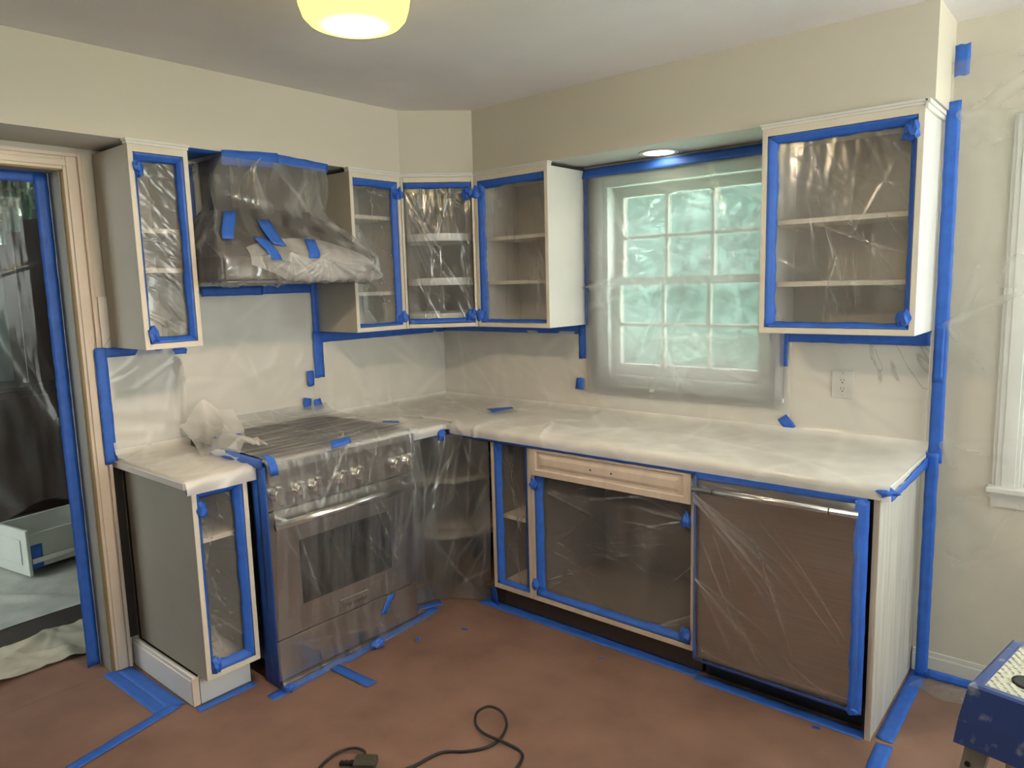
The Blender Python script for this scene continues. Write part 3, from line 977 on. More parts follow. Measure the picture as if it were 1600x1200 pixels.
frSB = FB(1.168, -DB)
WSB = 0.828
eSB = empty('sink_base_cabinet', (1.58, -0.3, 0.118), 'wide sink base cabinet with a raised-panel false drawer front', 'cabinet', GB)
for u in (0, WSB - TH):
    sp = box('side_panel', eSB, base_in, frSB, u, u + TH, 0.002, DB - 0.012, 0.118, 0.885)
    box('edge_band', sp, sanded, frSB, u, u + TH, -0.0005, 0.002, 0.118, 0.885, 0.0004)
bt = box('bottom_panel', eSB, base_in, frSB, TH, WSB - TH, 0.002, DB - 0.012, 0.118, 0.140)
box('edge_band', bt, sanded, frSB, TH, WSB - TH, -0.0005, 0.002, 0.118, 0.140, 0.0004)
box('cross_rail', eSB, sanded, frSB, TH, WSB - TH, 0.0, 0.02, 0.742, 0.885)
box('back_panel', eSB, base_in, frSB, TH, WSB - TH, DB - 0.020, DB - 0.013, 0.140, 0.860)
box('toe_board', eSB, kick_m, frSB, 0.0, WSB, 0.075, 0.088, 0.0, 0.118)
# false drawer front: raised panel
bm = bmesh.new()
u0, u1, z0, z1 = 0.012, WSB - 0.012, 0.735, 0.874
rings = [(0, 0.0), (0, -0.019), (0.030, -0.019), (0.036, -0.012), (0.048, -0.012), (0.066, -0.0185)]
vv = []
for ins, d in rings:
    vv.append([bm.verts.new(frSB.p(u, d - 0.002, z)) for u, z in ((u0 + ins, z0 + ins * 0.82), (u1 - ins, z0 + ins * 0.82), (u1 - ins, z1 - ins * 0.82), (u0 + ins, z1 - ins * 0.82))])
for a, b_ in zip(vv[:-1], vv[1:]):
    for i in range(4):
        bm.faces.new((a[i], a[(i + 1) % 4], b_[(i + 1) % 4], b_[i]))
bm.faces.new(vv[-1])
bm.faces.new(list(reversed(vv[0])))
bmesh.ops.recalc_face_normals(bm, faces=bm.faces)
ff = bm_obj('false_drawer_front', bm, sanded, eSB)
for u in (0.347, 0.452):
    lathe('screw_hole', ff, slot_m, frSB.p(u, -0.0206, 0.804), [(0.0045, -0.0006), (0.0045, 0.0006)], 10, axis='y')
cover(frSB, TH, WSB - TH, 0.142, 0.740, 'wide clear film taped into the sink base cabinet', 95, (0.048, 0.0, 0.024, 0.034), [(0.012, 0.685, 1.1), (0.014, 0.195, 1.1), (WSB - 0.035, 0.66, 1.2), (WSB - 0.035, 0.175, 1.4)], n=16, ang=(0.1, 0.35), amp=0.007, anchors=[(0.75, 0.50, 2.4, 3.7), (0.05, 0.5, -0.5, 0.5)])

# corner base: recessed, dark inside, film hung across it
eCB = empty('corner_base_cabinet', (0.4, -0.4, 0.1), 'dark open corner base cabinet between the range and the narrow cabinet', 'cabinet', GB)
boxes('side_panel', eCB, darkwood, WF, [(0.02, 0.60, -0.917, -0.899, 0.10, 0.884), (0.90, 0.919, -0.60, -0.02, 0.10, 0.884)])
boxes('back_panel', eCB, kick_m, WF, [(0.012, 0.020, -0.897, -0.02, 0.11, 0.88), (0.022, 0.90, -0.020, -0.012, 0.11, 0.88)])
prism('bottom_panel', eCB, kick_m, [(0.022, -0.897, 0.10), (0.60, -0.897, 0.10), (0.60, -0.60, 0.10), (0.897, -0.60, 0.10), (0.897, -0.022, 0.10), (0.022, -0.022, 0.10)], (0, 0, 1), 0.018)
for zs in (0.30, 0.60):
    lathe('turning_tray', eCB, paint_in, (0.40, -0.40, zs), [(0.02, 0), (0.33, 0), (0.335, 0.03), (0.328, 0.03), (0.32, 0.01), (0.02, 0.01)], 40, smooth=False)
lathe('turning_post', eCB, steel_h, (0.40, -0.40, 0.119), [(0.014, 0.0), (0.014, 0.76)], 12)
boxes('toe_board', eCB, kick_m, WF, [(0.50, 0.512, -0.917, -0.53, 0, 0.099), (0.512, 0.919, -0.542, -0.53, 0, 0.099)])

# end panel right of the dishwasher
e = empty('end_panel', (2.644, -0.3, 0), 'tall brushed-white cabinet end panel right of the dishwasher', 'panel')
box('panel', e, panel_grey, WF, 2.636, 2.655, -0.617, -0.003, 0.0, 0.884, 0.0015)
box('edge_band', e, sanded, WF, 2.6355, 2.6555, -0.6195, -0.617, 0.0, 0.884, 0.0006)
box('foot_shim', e, trim_edge, WF, 2.638, 2.656, -0.600, -0.560, 0.0, 0.006)

# ------------------------------------------------------------------ range
YA, YB_ = -1.699, -0.930
XR = 0.700
eS = empty('range_cooker', (0.36, -1.315, 0), 'stainless range cooker with black oven window and row of knobs', 'stove')
fS = FL(XR, YA)
WS = YB_ - YA
boxes('body', eS, steel, WF, [(0.03, XR - 0.03, YA, YB_, 0.09, 0.925)], 0.003)
box('plinth', eS, steel_dk, WF, 0.10, XR - 0.035, YA + 0.01, YB_ - 0.01, 0.0, 0.09)
box('kick_drawer', eS, steel, fS, 0.004, WS - 0.004, 0.004, 0.030, 0.022, 0.190)
box('oven_door', eS, steel, fS, 0.004, WS - 0.004, 0.0, 0.030, 0.197, 0.735, 0.003)
box('oven_window', eS, oven_glass, fS, 0.135, WS - 0.155, -0.003, 0.0, 0.315, 0.590, 0.001)
# control panel, slightly raked, bull-nosed top edge
bm = bmesh.new()
pr = [(XR - 0.03, 0.745), (XR + 0.006, 0.745), (XR + 0.012, 0.86), (XR + 0.018, 0.90), (XR + 0.018, 0.928), (XR + 0.008, 0.942), (XR - 0.03, 0.945), (XR - 0.06, 0.930), (XR - 0.06, 0.76)]
A = [bm.verts.new((x, YA, z)) for x, z in pr]
B = [bm.verts.new((x, YB_, z)) for x, z in pr]
bm.faces.new(A)
bm.faces.new(list(reversed(B)))
for i in range(len(pr)):
    j = (i + 1) % len(pr)
    bm.faces.new((A[i], B[i], B[j], A[j]))
bmesh.ops.recalc_face_normals(bm, faces=bm.faces)
bm_obj('control_panel', bm, steel, eS)
for yk in (-1.659, -1.557, -1.480, -1.345, -1.259, -1.043, -0.973):
    k = lathe('knob', eS, steel_h, (XR + 0.009, yk, 0.805), [(0.031, 0), (0.031, 0.005), (0.026, 0.007), (0.024, 0.026), (0.020, 0.030)], 20, axis='x')
    box('grip', k, steel_h, WF, XR + 0.022, XR + 0.050, yk - 0.0085, yk + 0.0085, 0.768, 0.842, 0.003)
h = tube('oven_handle', eS, steel_h, [(XR + 0.056, YA + 0.002, 0.690), (XR + 0.056, YB_ - 0.002, 0.690)], 0.0155, 16)
for yk in (YA + 0.06, YB_ - 0.06):
    box('handle_bracket', h, steel_h, WF, XR, XR + 0.05, yk - 0.010, yk + 0.010, 0.680, 0.700, 0.002)
bd = box('badge', eS, steel, fS, 0.315, 0.468, -0.006, 0.0, 0.205, 0.262, 0.001)
tcv = bpy.data.curves.new('badge_text', 'FONT')
tcv.body = 'Thermador'
tcv.size = 0.030
tcv.extrude = 0.0006
tob = bpy.data.objects.new('badge_text_tmp', tcv)
COL.objects.link(tob)
bpy.context.view_layer.update()
tme = bpy.data.meshes.new_from_object(tob.evaluated_get(bpy.context.evaluated_depsgraph_get()))
bpy.data.objects.remove(tob)
tme.transform(Matrix(((0, 0, 1, XR + 0.0068), (1, 0, 0, YA + 0.322), (0, 1, 0, 0.224), (0, 0, 0, 1))))
link('badge_lettering', tme, blackm, bd)
box('cooktop', eS, blackm, WF, 0.05, XR - 0.04, YA + 0.015, YB_ - 0.015, 0.925, 0.934)
for gy in range(3):
    y0 = YA + 0.022 + gy * (WS - 0.044) / 3
    y1 = y0 + (WS - 0.044) / 3 - 0.006
    lst = [(0.07, XR - 0.055, y0, y0 + 0.012, 0.934, 0.958), (0.07, XR - 0.055, y1 - 0.012, y1, 0.934, 0.958)]
    for x in (0.07, 0.21, 0.355, 0.50, XR - 0.067):
        lst.append((x, x + 0.012, y0 + 0.012, y1 - 0.012, 0.944, 0.958))
    yc = (y0 + y1) / 2
    lst.append((0.082, XR - 0.067, yc - 0.006, yc + 0.006, 0.946, 0.9575))
    boxes('grate', eS, blackm, WF, lst)
    for x in (0.2, 0.47):
        lathe('burner', eS, steel_dk, (x, yc, 0.934), [(0.045, 0), (0.045, 0.008), (0.030, 0.010), (0.028, 0.012)], 20)


def path_film(name, parent, mode, s0, s1, path, mat, seed, res=0.009, n=30, amp=0.006, und=0.004, cl=0.0006, ang=None, anchors=None, smooth=2, envelope=None, edit=None, Lr=(0.12, 0.6), w=(0.005, 0.013), mat2=None, mask=None, aw=(0.007, 0.016), aL=(0.2, 0.6)):
    """film that follows a profile (h = distance from the wall, z), run along the wall"""
    rng = np.random.default_rng(seed)
    pth = np.array(path, float)
    for _ in range(smooth):
        a, b_ = pth[:-1], pth[1:]
        pth = np.concatenate([pth[:1], np.stack([a * 0.75 + b_ * 0.25, a * 0.25 + b_ * 0.75], 1).reshape(-1, 2), pth[-1:]])
    seg = np.sqrt((np.diff(pth, axis=0) ** 2).sum(1))
    arc = np.concatenate([[0], np.cumsum(seg)])
    nt_ = max(8, int(arc[-1] / res))
    tt = np.linspace(0, arc[-1], nt_)
    hh, zz = np.interp(tt, arc, pth[:, 0]), np.interp(tt, arc, pth[:, 1])
    th, tz = np.gradient(hh, tt), np.gradient(zz, tt)
    ln = np.sqrt(th ** 2 + tz ** 2) + 1e-9
    nh, nz_ = -tz / ln, th / ln
    ss = np.linspace(s0, s1, max(8, int(abs(s1 - s0) / res)))
    S, T = np.meshgrid(ss - s0, tt, indexing='ij')
    dd = undul(S, T, rng, und) + creases(S, T, rng, n, Lr, w, (amp * 0.3, amp), ang=ang)
    if anchors:
        dd += creases(S, T, rng, 8 * len(anchors), aL, aw, (amp * 0.6, amp * 1.6), anchors=anchors)
    if envelope is not None:
        dd = dd * envelope(S + s0, T)
    dd = 0.5 * (dd + np.sqrt(dd ** 2 + 0.004 ** 2)) + cl
    Hh, Zz = np.broadcast_to(hh, S.shape).copy(), np.broadcast_to(zz, S.shape).copy()
    if edit is not None:
        Hh, Zz = edit(S + s0, T, Hh, Zz)
    Ss = S + s0
    if mode == 'L':
        P = np.stack([Hh, Ss, Zz], -1)
        Nn = np.stack([np.broadcast_to(nh, S.shape), np.zeros_like(S), np.broadcast_to(nz_, S.shape)], -1)
    else:
        P = np.stack([Ss, -Hh, Zz], -1)
        Nn = np.stack([np.zeros_like(S), -np.broadcast_to(nh, S.shape), np.broadcast_to(nz_, S.shape)], -1)
    f = Film(name, parent, P, Nn, dd, mat, mat2=mat2, mask=mask)
    f.arc = arc[-1]
    f.pth = (arc, pth)
    return f


GS = 'plastic sheets masking the kitchen'
eSF = empty('plastic_sheet', (0.74, -1.315, 0.0), 'clear film draped over the range top and oven front', 'plastic film', GS)
fSF = path_film('film', eSF, 'L', YA - 0.008, YB_ + 0.012, [(0.022, 1.02), (0.045, 0.99), (0.10, 0.972), (0.30, 0.966), (0.66, 0.962), (0.722, 0.956), (0.736, 0.938), (0.746, 0.86), (0.758, 0.78), (0.775, 0.706), (0.776, 0.676), (0.760, 0.56), (0.742, 0.36), (0.732, 0.16), (0.735, 0.045), (0.760, 0.012)],
                film_stove, 101, res=0.006, n=40, amp=0.003, und=0.0025, ang=(1.3, 0.5), smooth=1, Lr=(0.2, 0.8), w=(0.0025, 0.006), aw=(0.003, 0.008), aL=(0.3, 0.75),
                anchors=[(0.57, 1.50, -1.85, -1.2), (0.60, 1.30, -1.7, -1.1), (0.40, 0.70, 0.6, 2.6), (0.74, 0.72, 1.3, 1.9), (0.42, 0.66, 3.3, 6.0)], envelope=lambda s_, T: np.where(T < 0.70, 2.2, 1.0),
                mat2=film_top, mask=lambda Q: (Q[..., 2] > 0.945) | (Q[..., 0] < 0.70))


def on_sf(y, z, top=False):
    arc, pth = fSF.pth
    return ((y - (YA - 0.008)) / (YB_ - YA + 0.02))


def t_of(f, i, val, lo=0.0):
    arc, pth = f.pth
    best = min(((abs(pth[k, i] - val), arc[k]) for k in range(len(arc)) if arc[k] >= lo * arc[-1]))
    return best[1] / arc[-1]


ts = t_of(fSF, 0, 0.655)
te = t_of(fSF, 1, 0.932, 0.36)
tape(eSF, (on_sf(-1.405, 0), te), (on_sf(-1.300, 0), te - 0.004), (on_sf(-1.265, 0), ts), (on_sf(-1.37, 0), ts + 0.004), surf_fn=fSF.at, off=0.005)
ta, tb = t_of(fSF, 1, 0.252, 0.5), t_of(fSF, 1, 0.135, 0.5)
tape(eSF, (on_sf(-1.150, 0), ta), (on_sf(-1.196, 0), tb), (on_sf(-1.160, 0), tb), (on_sf(-1.105, 0), ta), surf_fn=fSF.at, off=0.005)
ta, tb = t_of(fSF, 1, 0.965, 0.0), t_of(fSF, 1, 0.90, 0.5)
tape(eSF, (on_sf(-1.700, 0), te + 0.03), (on_sf(-1.665, 0), te + 0.03), (on_sf(-1.665, 0), te - 0.03), (on_sf(-1.700, 0), te - 0.03), surf_fn=fSF.at, off=0.006)
tape(eSF, (0.30, -1.7065, 0.918), (0.705, -1.7065, 0.918), (0.705, -1.7065, 0.958), (0.30, -1.7065, 0.962), jag=0.002)
# tape down the bare left flank of the range
for k, (xa, xb) in enumerate(((0.606, 0.662), (0.655, 0.716))):
    tape(eSF, (xa, -1.7005 - 0.001 * k, 0.004), (xb, -1.7005 - 0.001 * k, 0.004), (xb, -1.7005 - 0.001 * k, 0.905 + 0.02 * k), (xa, -1.7005 - 0.001 * k, 0.905 + 0.02 * k), jag=0.002)
wad(eSF, (0.752, -1.690, 0.018), 0.022, 0.020, 0.016, 3)
wad(eSF, (0.760, -1.235, 0.022), 0.020, 0.035, 0.020, 5)

# ------------------------------------------------------------------ dishwasher
eD = empty('dishwasher', (2.315, -0.33, 0), 'stainless dishwasher with a long bar handle under the worktop', 'dishwasher')
fD = FB(2.008, -0.640)
WD = 0.612
boxes('tub', eD, blackm, fD, [(0.006, WD - 0.006, 0.04, 0.60, 0.10, 0.870)])
box('door', eD, steel, fD, 0.0, WD, 0.0, 0.036, 0.112, 0.868, 0.003)
box('toe_plate', eD, blackm, fD, 0.006, WD - 0.006, 0.09, 0.10, 0.0, 0.10)
h = tube('bar_handle', eD, steel_h, [fD.p(0.008, -0.048, 0.815), fD.p(WD - 0.014, -0.048, 0.822)], 0.0125, 16)
for u in (0.09, WD - 0.105):
    lathe('handle_collar', h, steel_dk, fD.p(u, -0.048, 0.815 + 0.007 * u / WD), [(0.0132, -0.002), (0.0132, 0.002)], 16, axis='x')
for u in (0.05, WD - 0.06):
    box('handle_bracket', h, steel_h, fD, u - 0.009, u + 0.009, -0.040, 0.0, 0.807, 0.827, 0.002)
eDF = empty('plastic_sheet', (2.315, -0.655, 0.105), 'clear film stretched over the stainless dishwasher door', 'plastic film', GS)
path = [(0.648, 0.852), (0.668, 0.846), (0.700, 0.838), (0.706, 0.822), (0.703, 0.803), (0.680, 0.72), (0.660, 0.60), (0.652, 0.40), (0.650, 0.20), (0.650, 0.108)]
fDF = path_film('film', eDF, 'B', 2.004, 2.612, path, film_dw, 131, res=0.005, n=16, amp=0.002, und=0.002, ang=(0.8, 0.4), smooth=1, w=(0.002, 0.005), anchors=[(0.02, 0.10, 0.45, 1.15), (0.03, 0.09, 0.5, 0.95), (0.02, 0.11, 0.5, 1.0), (0.01, 0.45, 0.3, 1.2)], aw=(0.004, 0.011), aL=(0.25, 0.75))
tape(eDF, (2.000, -0.6425, 0.842), (2.620, -0.6425, 0.846), (2.620, -0.650, 0.872), (2.000, -0.640, 0.884), jag=0.002, inner_jag=0.004)
tape(eDF, (2.628, -0.640, 0.10), (2.628, -0.640, 0.866), (2.588, -0.662, 0.866), (2.588, -0.662, 0.10), inner_jag=0.004)
tape(eDF, (2.004, -0.648, 0.86), (2.004, -0.648, 0.11), (2.014, -0.651, 0.11), (2.014, -0.651, 0.86), inner_jag=0.003)
tape(eDF, (2.010, -0.6455, 0.100), (2.615, -0.6455, 0.100), (2.615, -0.652, 0.116), (2.010, -0.652, 0.112), inner_jag=0.005)
wad(eDF, (2.600, -0.655, 0.110), 0.022, 0.008, 0.014, 4)
boxes('slot_shade', None, blackm, WF, [(2.6215, 2.634, -0.60, -0.03, 0.02, 0.87)], loc=(2.628, -0.3, 0.02)).name = 'slot_shade_filler'  # black block added to stand for the shade in the slot
tag(bpy.data.objects['slot_shade_filler'], 'black filler standing for the shade in the slot between dishwasher and end panel', 'filler')

# ------------------------------------------------------------------ range hood
eH = empty('range_hood', (0.25, -1.32, 1.648), 'dark stainless chimney range hood above the range', 'range hood')
HY0, HY1, HX = -1.700, -0.942, 0.530
boxes('lip', eH, steel_dk, WF, [(0.011, HX, HY0, HY1, 1.650, 1.745)], 0.002)
bm = bmesh.new()
lo = [bm.verts.new(p) for p in ((0.011, HY0, 1.746), (HX, HY0, 1.746), (HX, HY1, 1.746), (0.011, HY1, 1.746))]
hi = [bm.verts.new(p) for p in ((0.011, -1.52, 1.965), (0.285, -1.52, 1.965), (0.285, -1.12, 1.965), (0.011, -1.12, 1.965))]
for i in range(4):
    bm.faces.new((lo[i], lo[(i + 1) % 4], hi[(i + 1) % 4], hi[i]))
bm.faces.new(hi)
bm.faces.new(list(reversed(lo)))
bmesh.ops.recalc_face_normals(bm, faces=bm.faces)
bm_obj('canopy', bm, steel_dk, eH)
box('chimney', eH, steel_dk, WF, 0.011, 0.270, -1.505, -1.135, 1.966, 2.184, 0.002)
for k in range(3):
    box('grease_filter', eH, steel, WF, 0.06, HX - 0.05, HY0 + 0.03 + k * 0.235, HY0 + 0.25 + k * 0.235, 1.643, 1.6495)

eHF = empty('plastic_sheet', (0.5, -1.32, 1.64), 'crumpled clear film bagged around the range hood', 'plastic film', GS)
tab = np.array([(2.165, .316, -1.56, -1.04), (2.10, .335, -1.61, -1.04), (2.03, .345, -1.625, -1.055), (1.95, .360, -1.625, -1.095), (1.86, .43, -1.68, -1.00), (1.80, .495, -1.710, -.955), (1.75, .548, -1.7125, -.932), (1.70, .552, -1.7125, -.930), (1.655, .548, -1.7125, -.930), (1.637, .50, -1.708, -.935), (1.634, .40, -1.705, -.94)])
ns, ntt = 190, 90
zt_ = np.interp(np.linspace(0, len(tab) - 1, ntt), np.arange(len(tab)), tab[:, 0])
par = [np.interp(np.linspace(0, len(tab) - 1, ntt), np.arange(len(tab)), tab[:, i]) for i in (1, 2, 3)]
ker = np.ones(5) / 5
par = [np.convolve(np.pad(p, 2, mode='edge'), ker, 'valid') for p in par]
sv = np.linspace(0, 1, ns)
Pg = np.zeros((ns, ntt, 3))
for j in range(ntt):
    xf, y0, y1 = par[0][j], par[1][j], par[2][j]
    xs = np.interp(sv, [0, 0.3, 0.7, 1], [0.03, xf, xf, 0.03])
    ys = np.interp(sv, [0, 0.3, 0.7, 1], [y0, y0, y1, y1])
    for _ in range(4):
        xs[1:-1] = (xs[:-2] + xs[1:-1] * 2 + xs[2:]) / 4
        ys[1:-1] = (ys[:-2] + ys[1:-1] * 2 + ys[2:]) / 4
    Pg[:, j, 0], Pg[:, j, 1], Pg[:, j, 2] = xs, ys, zt_[j]
ds_, dt_ = np.gradient(Pg, axis=0), np.gradient(Pg, axis=1)
Ng = np.cross(dt_, ds_)
Ng /= (np.linalg.norm(Ng, axis=2, keepdims=True) + 1e-9)
if Ng[ns // 2, 20, 0] < 0:
    Ng = -Ng
rng = np.random.default_rng(7)
S, T = np.meshgrid(sv * 1.7, np.linspace(0, 0.65, ntt), indexing='ij')
dd = undul(S, T, rng, 0.006, 8, (8, 30)) + creases(S, T, rng, 60, (0.08, 0.4), (0.006, 0.014), (0.003, 0.010)) + creases(S, T, rng, 36, (0.15, 0.4), (0.008, 0.016), (0.006, 0.014), anchors=[(0.93, 0.42, 0.3, 2.8), (0.66, 0.40, 0.2, 2.0), (0.70, 0.02, 0.9, 2.2), (1.10, 0.44, 0.2, 1.6)])
dd = np.maximum(dd, 0.001)
sidew = np.clip((np.abs(sv - 0.5) - 0.19) / 0.04, 0, 1)[:, None]
low = (np.linspace(0, 1, ntt) > 0.42)[None, :]
dd = np.where((sidew > 0) & low, dd * (1 - 0.9 * sidew), dd)
fHF = Film('film', eHF, Pg, Ng, dd, film_dense)

# thick bunch of film gathered over the front lip
nb1, nb2 = 130, 60
bu, bv = np.meshgrid(np.linspace(0, 1, nb1), np.linspace(0, 1, nb2), indexing='ij')
Pb_, Nb_ = np.zeros((nb1, nb2, 3)), np.zeros((nb1, nb2, 3))
for i in range(nb1):
    u_ = bu[i, 0]
    yb = -1.60 + 0.655 * u_
    ztop = 1.742 + 0.082 * math.sin(math.pi * min(1, 0.08 + u_ * 0.95)) ** 0.6 - 0.045 * max(0, u_ - 0.6) / 0.4
    zbot = 1.652 + 0.030 * max(0, 0.25 - u_) / 0.25 * 2
    for j in range(nb2):
        zq = ztop + (zbot - ztop) * bv[i, j]
        zi = float(np.interp(-zq, -zt_, np.arange(ntt)))
        y0_, y1_ = float(np.interp(zi, np.arange(ntt), par[1])), float(np.interp(zi, np.arange(ntt), par[2]))
        p_, n_ = fHF.at(0.3 + 0.4 * (yb - y0_) / (y1_ - y0_), zi / (ntt - 1))
        Pb_[i, j], Nb_[i, j] = p_, n_
rng = np.random.default_rng(17)
Sb, Tb = bu * 0.655, bv * 0.15
ddb = creases(Sb, Tb, rng, 36, (0.08, 0.26), (0.003, 0.007), (0.002, 0.006), anchors=[(0.33, 0.07, 0.2, 2.9), (0.33, 0.07, 0.3, 2.8), (0.18, 0.06, 0.2, 3.0), (0.60, 0.05, 1.4, 3.2)]) + 0.010 * np.sin(np.pi * bu) * np.sin(np.pi * bv) + 0.004
Film('film_bunch', eHF, Pb_, Nb_, ddb, film_bunch)


def hs(y, z):
    zi = np.interp(-z, -zt_, np.arange(ntt))
    y0, y1 = np.interp(zi, np.arange(ntt), par[1]), np.interp(zi, np.arange(ntt), par[2])
    return (0.3 + 0.4 * (y - y0) / (y1 - y0), zi / (ntt - 1))


for q4 in (((-1.610, 1.925), (-1.690, 1.800), (-1.640, 1.802), (-1.557, 1.925)),
           ((-1.480, 1.893), (-1.475, 1.785), (-1.418, 1.778), (-1.420, 1.895)),
           ((-1.545, 1.815), (-1.520, 1.730), (-1.468, 1.728), (-1.492, 1.812)),
           ((-1.308, 1.812), (-1.338, 1.736), (-1.284, 1.738), (-1.254, 1.810))):
    tape(eHF, *[hs(*c) for c in q4], surf_fn=fHF.at, off=0.016)
bpy.context.view_layer.update()
for q4 in (((0.3095, -1.560, 2.132), (0.3095, -1.295, 2.146), (0.3095, -1.290, 2.211), (0.3095, -1.557, 2.194)),
           ((0.3085, -1.300, 2.165), (0.3085, -1.030, 2.150), (0.3085, -1.026, 2.191), (0.3085, -1.300, 2.206))):
    tape(eHF, *q4, jag=0.002, off=0.0012)
tape(eHF, (0.02, -1.700, 2.1865), (0.02, -1.560, 2.1865), (0.305, -1.545, 2.1865), (0.305, -1.700, 2.1865), off=0.0006, wave=0.0004)
tape(eHF, (0.010, -1.600, 1.90), (0.010, -1.535, 1.90), (0.010, -1.535, 2.17), (0.010, -1.600, 2.17))


# ------------------------------------------------------------------ lamps
eL = empty('ceiling_lamp', (1.645, -1.895, ZC), 'round opal glass ceiling lamp, lit', 'ceiling lamp')
lathe('canopy', eL, white_trim, (1.645, -1.895, ZC), [(0.085, -0.001), (0.088, -0.018), (0.070, -0.030), (0.066, -0.036)], 40)
LZ = 2.280
prof = [(0.070, 0.190), (0.078, 0.178), (0.120, 0.155), (0.146, 0.138), (0.150, 0.118), (0.147, 0.085), (0.141, 0.050), (0.133, 0.026), (0.119, 0.011), (0.100, 0.004), (0.070, 0.001), (0.030, 0.0), (0.004, 0.0)]
g = lathe('glass_shade', eL, lamp_m, (1.645, -1.895, LZ), prof, 56, capped=False)
g.data.transform(Matrix.Translation(wloc(eL) - V((1.645, -1.895, LZ))))
g.location = V((1.645, -1.895, LZ)) - wloc(eL)

eR_ = empty('recessed_light', (1.557, -0.118, ZS), 'lit round downlight in the soffit above the sink window', 'recessed light')
lathe('trim_ring', eR_, white_trim, (1.557, -0.118, ZS), [(0.070, -0.001), (0.090, -0.001), (0.092, -0.004), (0.086, -0.007), (0.071, -0.005)], 40, capped=False)
lathe('lens', eR_, bulb_m, (1.557, -0.118, ZS), [(0.070, -0.001), (0.068, -0.003), (0.004, -0.0035)], 32, capped=False)


# ------------------------------------------------------------------ outlets
def outlet(fr, uc, zc, label, w=0.088, hgt=0.119):
    e = empty('wall_outlet', fr.p(uc, 0, zc - hgt / 2), label, 'outlet', 'wall outlets on the splashback')
    box('cover_plate', e, plastic_w, fr, uc - w / 2, uc + w / 2, -0.006, -0.0003, zc - hgt / 2, zc + hgt / 2, 0.003)
    rc = box('receptacle', e, plastic_w, fr, uc - 0.0165, uc + 0.0165, -0.0075, -0.006, zc - 0.033, zc + 0.033, 0.0007)
    for dz in (0.018, -0.017):
        for du, hh_ in ((-0.006, 0.0045), (0.006, 0.0038)):
            box('slot', rc, slot_m, fr, uc + du - 0.001, uc + du + 0.001, -0.0080, -0.0074, zc + dz - hh_, zc + dz + hh_, 0)
        box('ground_hole', rc, slot_m, fr, uc - 0.0026, uc + 0.0026, -0.0080, -0.0074, zc + dz - 0.0135, zc + dz - 0.0085, 0)
    for dz in (0.048, -0.048):
        box('screw', e, steel_h, fr, uc - 0.002, uc + 0.002, -0.0066, -0.006, zc + dz - 0.002, zc + dz + 0.002, 0.0003)
    return e


outlet(FB(0, -0.0102), 2.356, 1.160, 'white outlet on the marble under the wide wall cabinet')
outlet(FB(0, -0.0102), 0.965, 1.165, 'outlet under film left of the sink window', 0.075)
outlet(FL(0.0092, 0), -0.438, 1.163, 'outlet under film on the stove wall near the corner', 0.075)
outlet(FL(0.0092, 0), -1.880, 1.145, 'outlet under film left of the range beside the doorway')


# ------------------------------------------------------------------ plastic sheets over walls and worktops
def tl(parent, y0, y1, z0, z1, x=0.013, **kw):
    if (z1 - z0) > (y1 - y0):
        return tape(parent, (x, y1, z0), (x, y1, z1), (x, y0, z1), (x, y0, z0), **kw)
    return tape(parent, (x, y0, z0), (x, y1, z0), (x, y1, z1), (x, y0, z1), **kw)


def tb_(parent, x0, x1, z0, z1, y=-0.013, **kw):
    if (z1 - z0) > (x1 - x0):
        return tape(parent, (x1, y, z0), (x1, y, z1), (x0, y, z1), (x0, y, z0), **kw)
    return tape(parent, (x0, y, z0), (x1, y, z0), (x1, y, z1), (x0, y, z1), **kw)


# left of the range
e1 = empty('plastic_sheet', (0.3, -1.8, 0.93), 'milky film on the splashback and worktop left of the range', 'plastic film', GS)
path_film('film', e1, 'L', -1.984, -1.660, [(0.018, 1.372), (0.020, 1.10), (0.026, 0.955), (0.060, 0.928), (0.30, 0.923), (0.600, 0.921), (0.641, 0.919), (0.647, 0.905), (0.647, 0.868)], film_counter, 201, n=26, amp=0.009, und=0.004, w=(0.010, 0.026), Lr=(0.2, 0.7), anchors=[(0.30, 0.05, 1.2, 2.6), (0.32, 0.75, 2.2, 4.2)], mat2=film_wall, mask=lambda Q: Q[..., 2] > 0.965)
tl(e1, -2.022, -1.974, 0.905, 1.392, 0.0275, seed=1)
tl(e1, -1.990, -1.640, 1.350, 1.389, 0.020, seed=2)
tl(e1, -1.712, -1.636, 1.338, 1.362, 0.0215, seed=3)
tape(e1, (0.640, -1.984, 0.870), (0.640, -1.712, 0.870), (0.645, -1.712, 0.884), (0.645, -1.984, 0.884), jag=0.002)
# loose gathered tail of that sheet lying over the range's left edge
rng = np.random.default_rng(3)
n1, n2 = 60, 40
uu, vv_ = np.meshgrid(np.linspace(0, 1, n1), np.linspace(0, 1, n2), indexing='ij')
xx = 0.10 + uu * 0.44
yy = -1.735 + vv_ * (0.25 - 0.10 * uu) + 0.02 * np.sin(uu * 9)
zz = 0.935 + 0.050 * np.exp(-((vv_ - 0.45 - 0.1 * np.sin(uu * 5)) / 0.22) ** 2) * (1 - 0.4 * uu) + 0.10 * np.clip(1 - uu / 0.35, 0, 1) ** 2 + np.where(vv_ > 0.15, 0.035, 0.0) * np.clip((vv_ - 0.1) / 0.2, 0, 1)
dd = creases(uu * 0.44, vv_ * 0.25, rng, 26, (0.1, 0.4), (0.006, 0.014), (0.004, 0.014), ang=(0.3, 0.5))
Film('film_tail', e1, np.stack([xx, yy, zz], -1), np.broadcast_to(np.array([0.2, 0, 0.98]), (n1, n2, 3)), dd, film_wall)

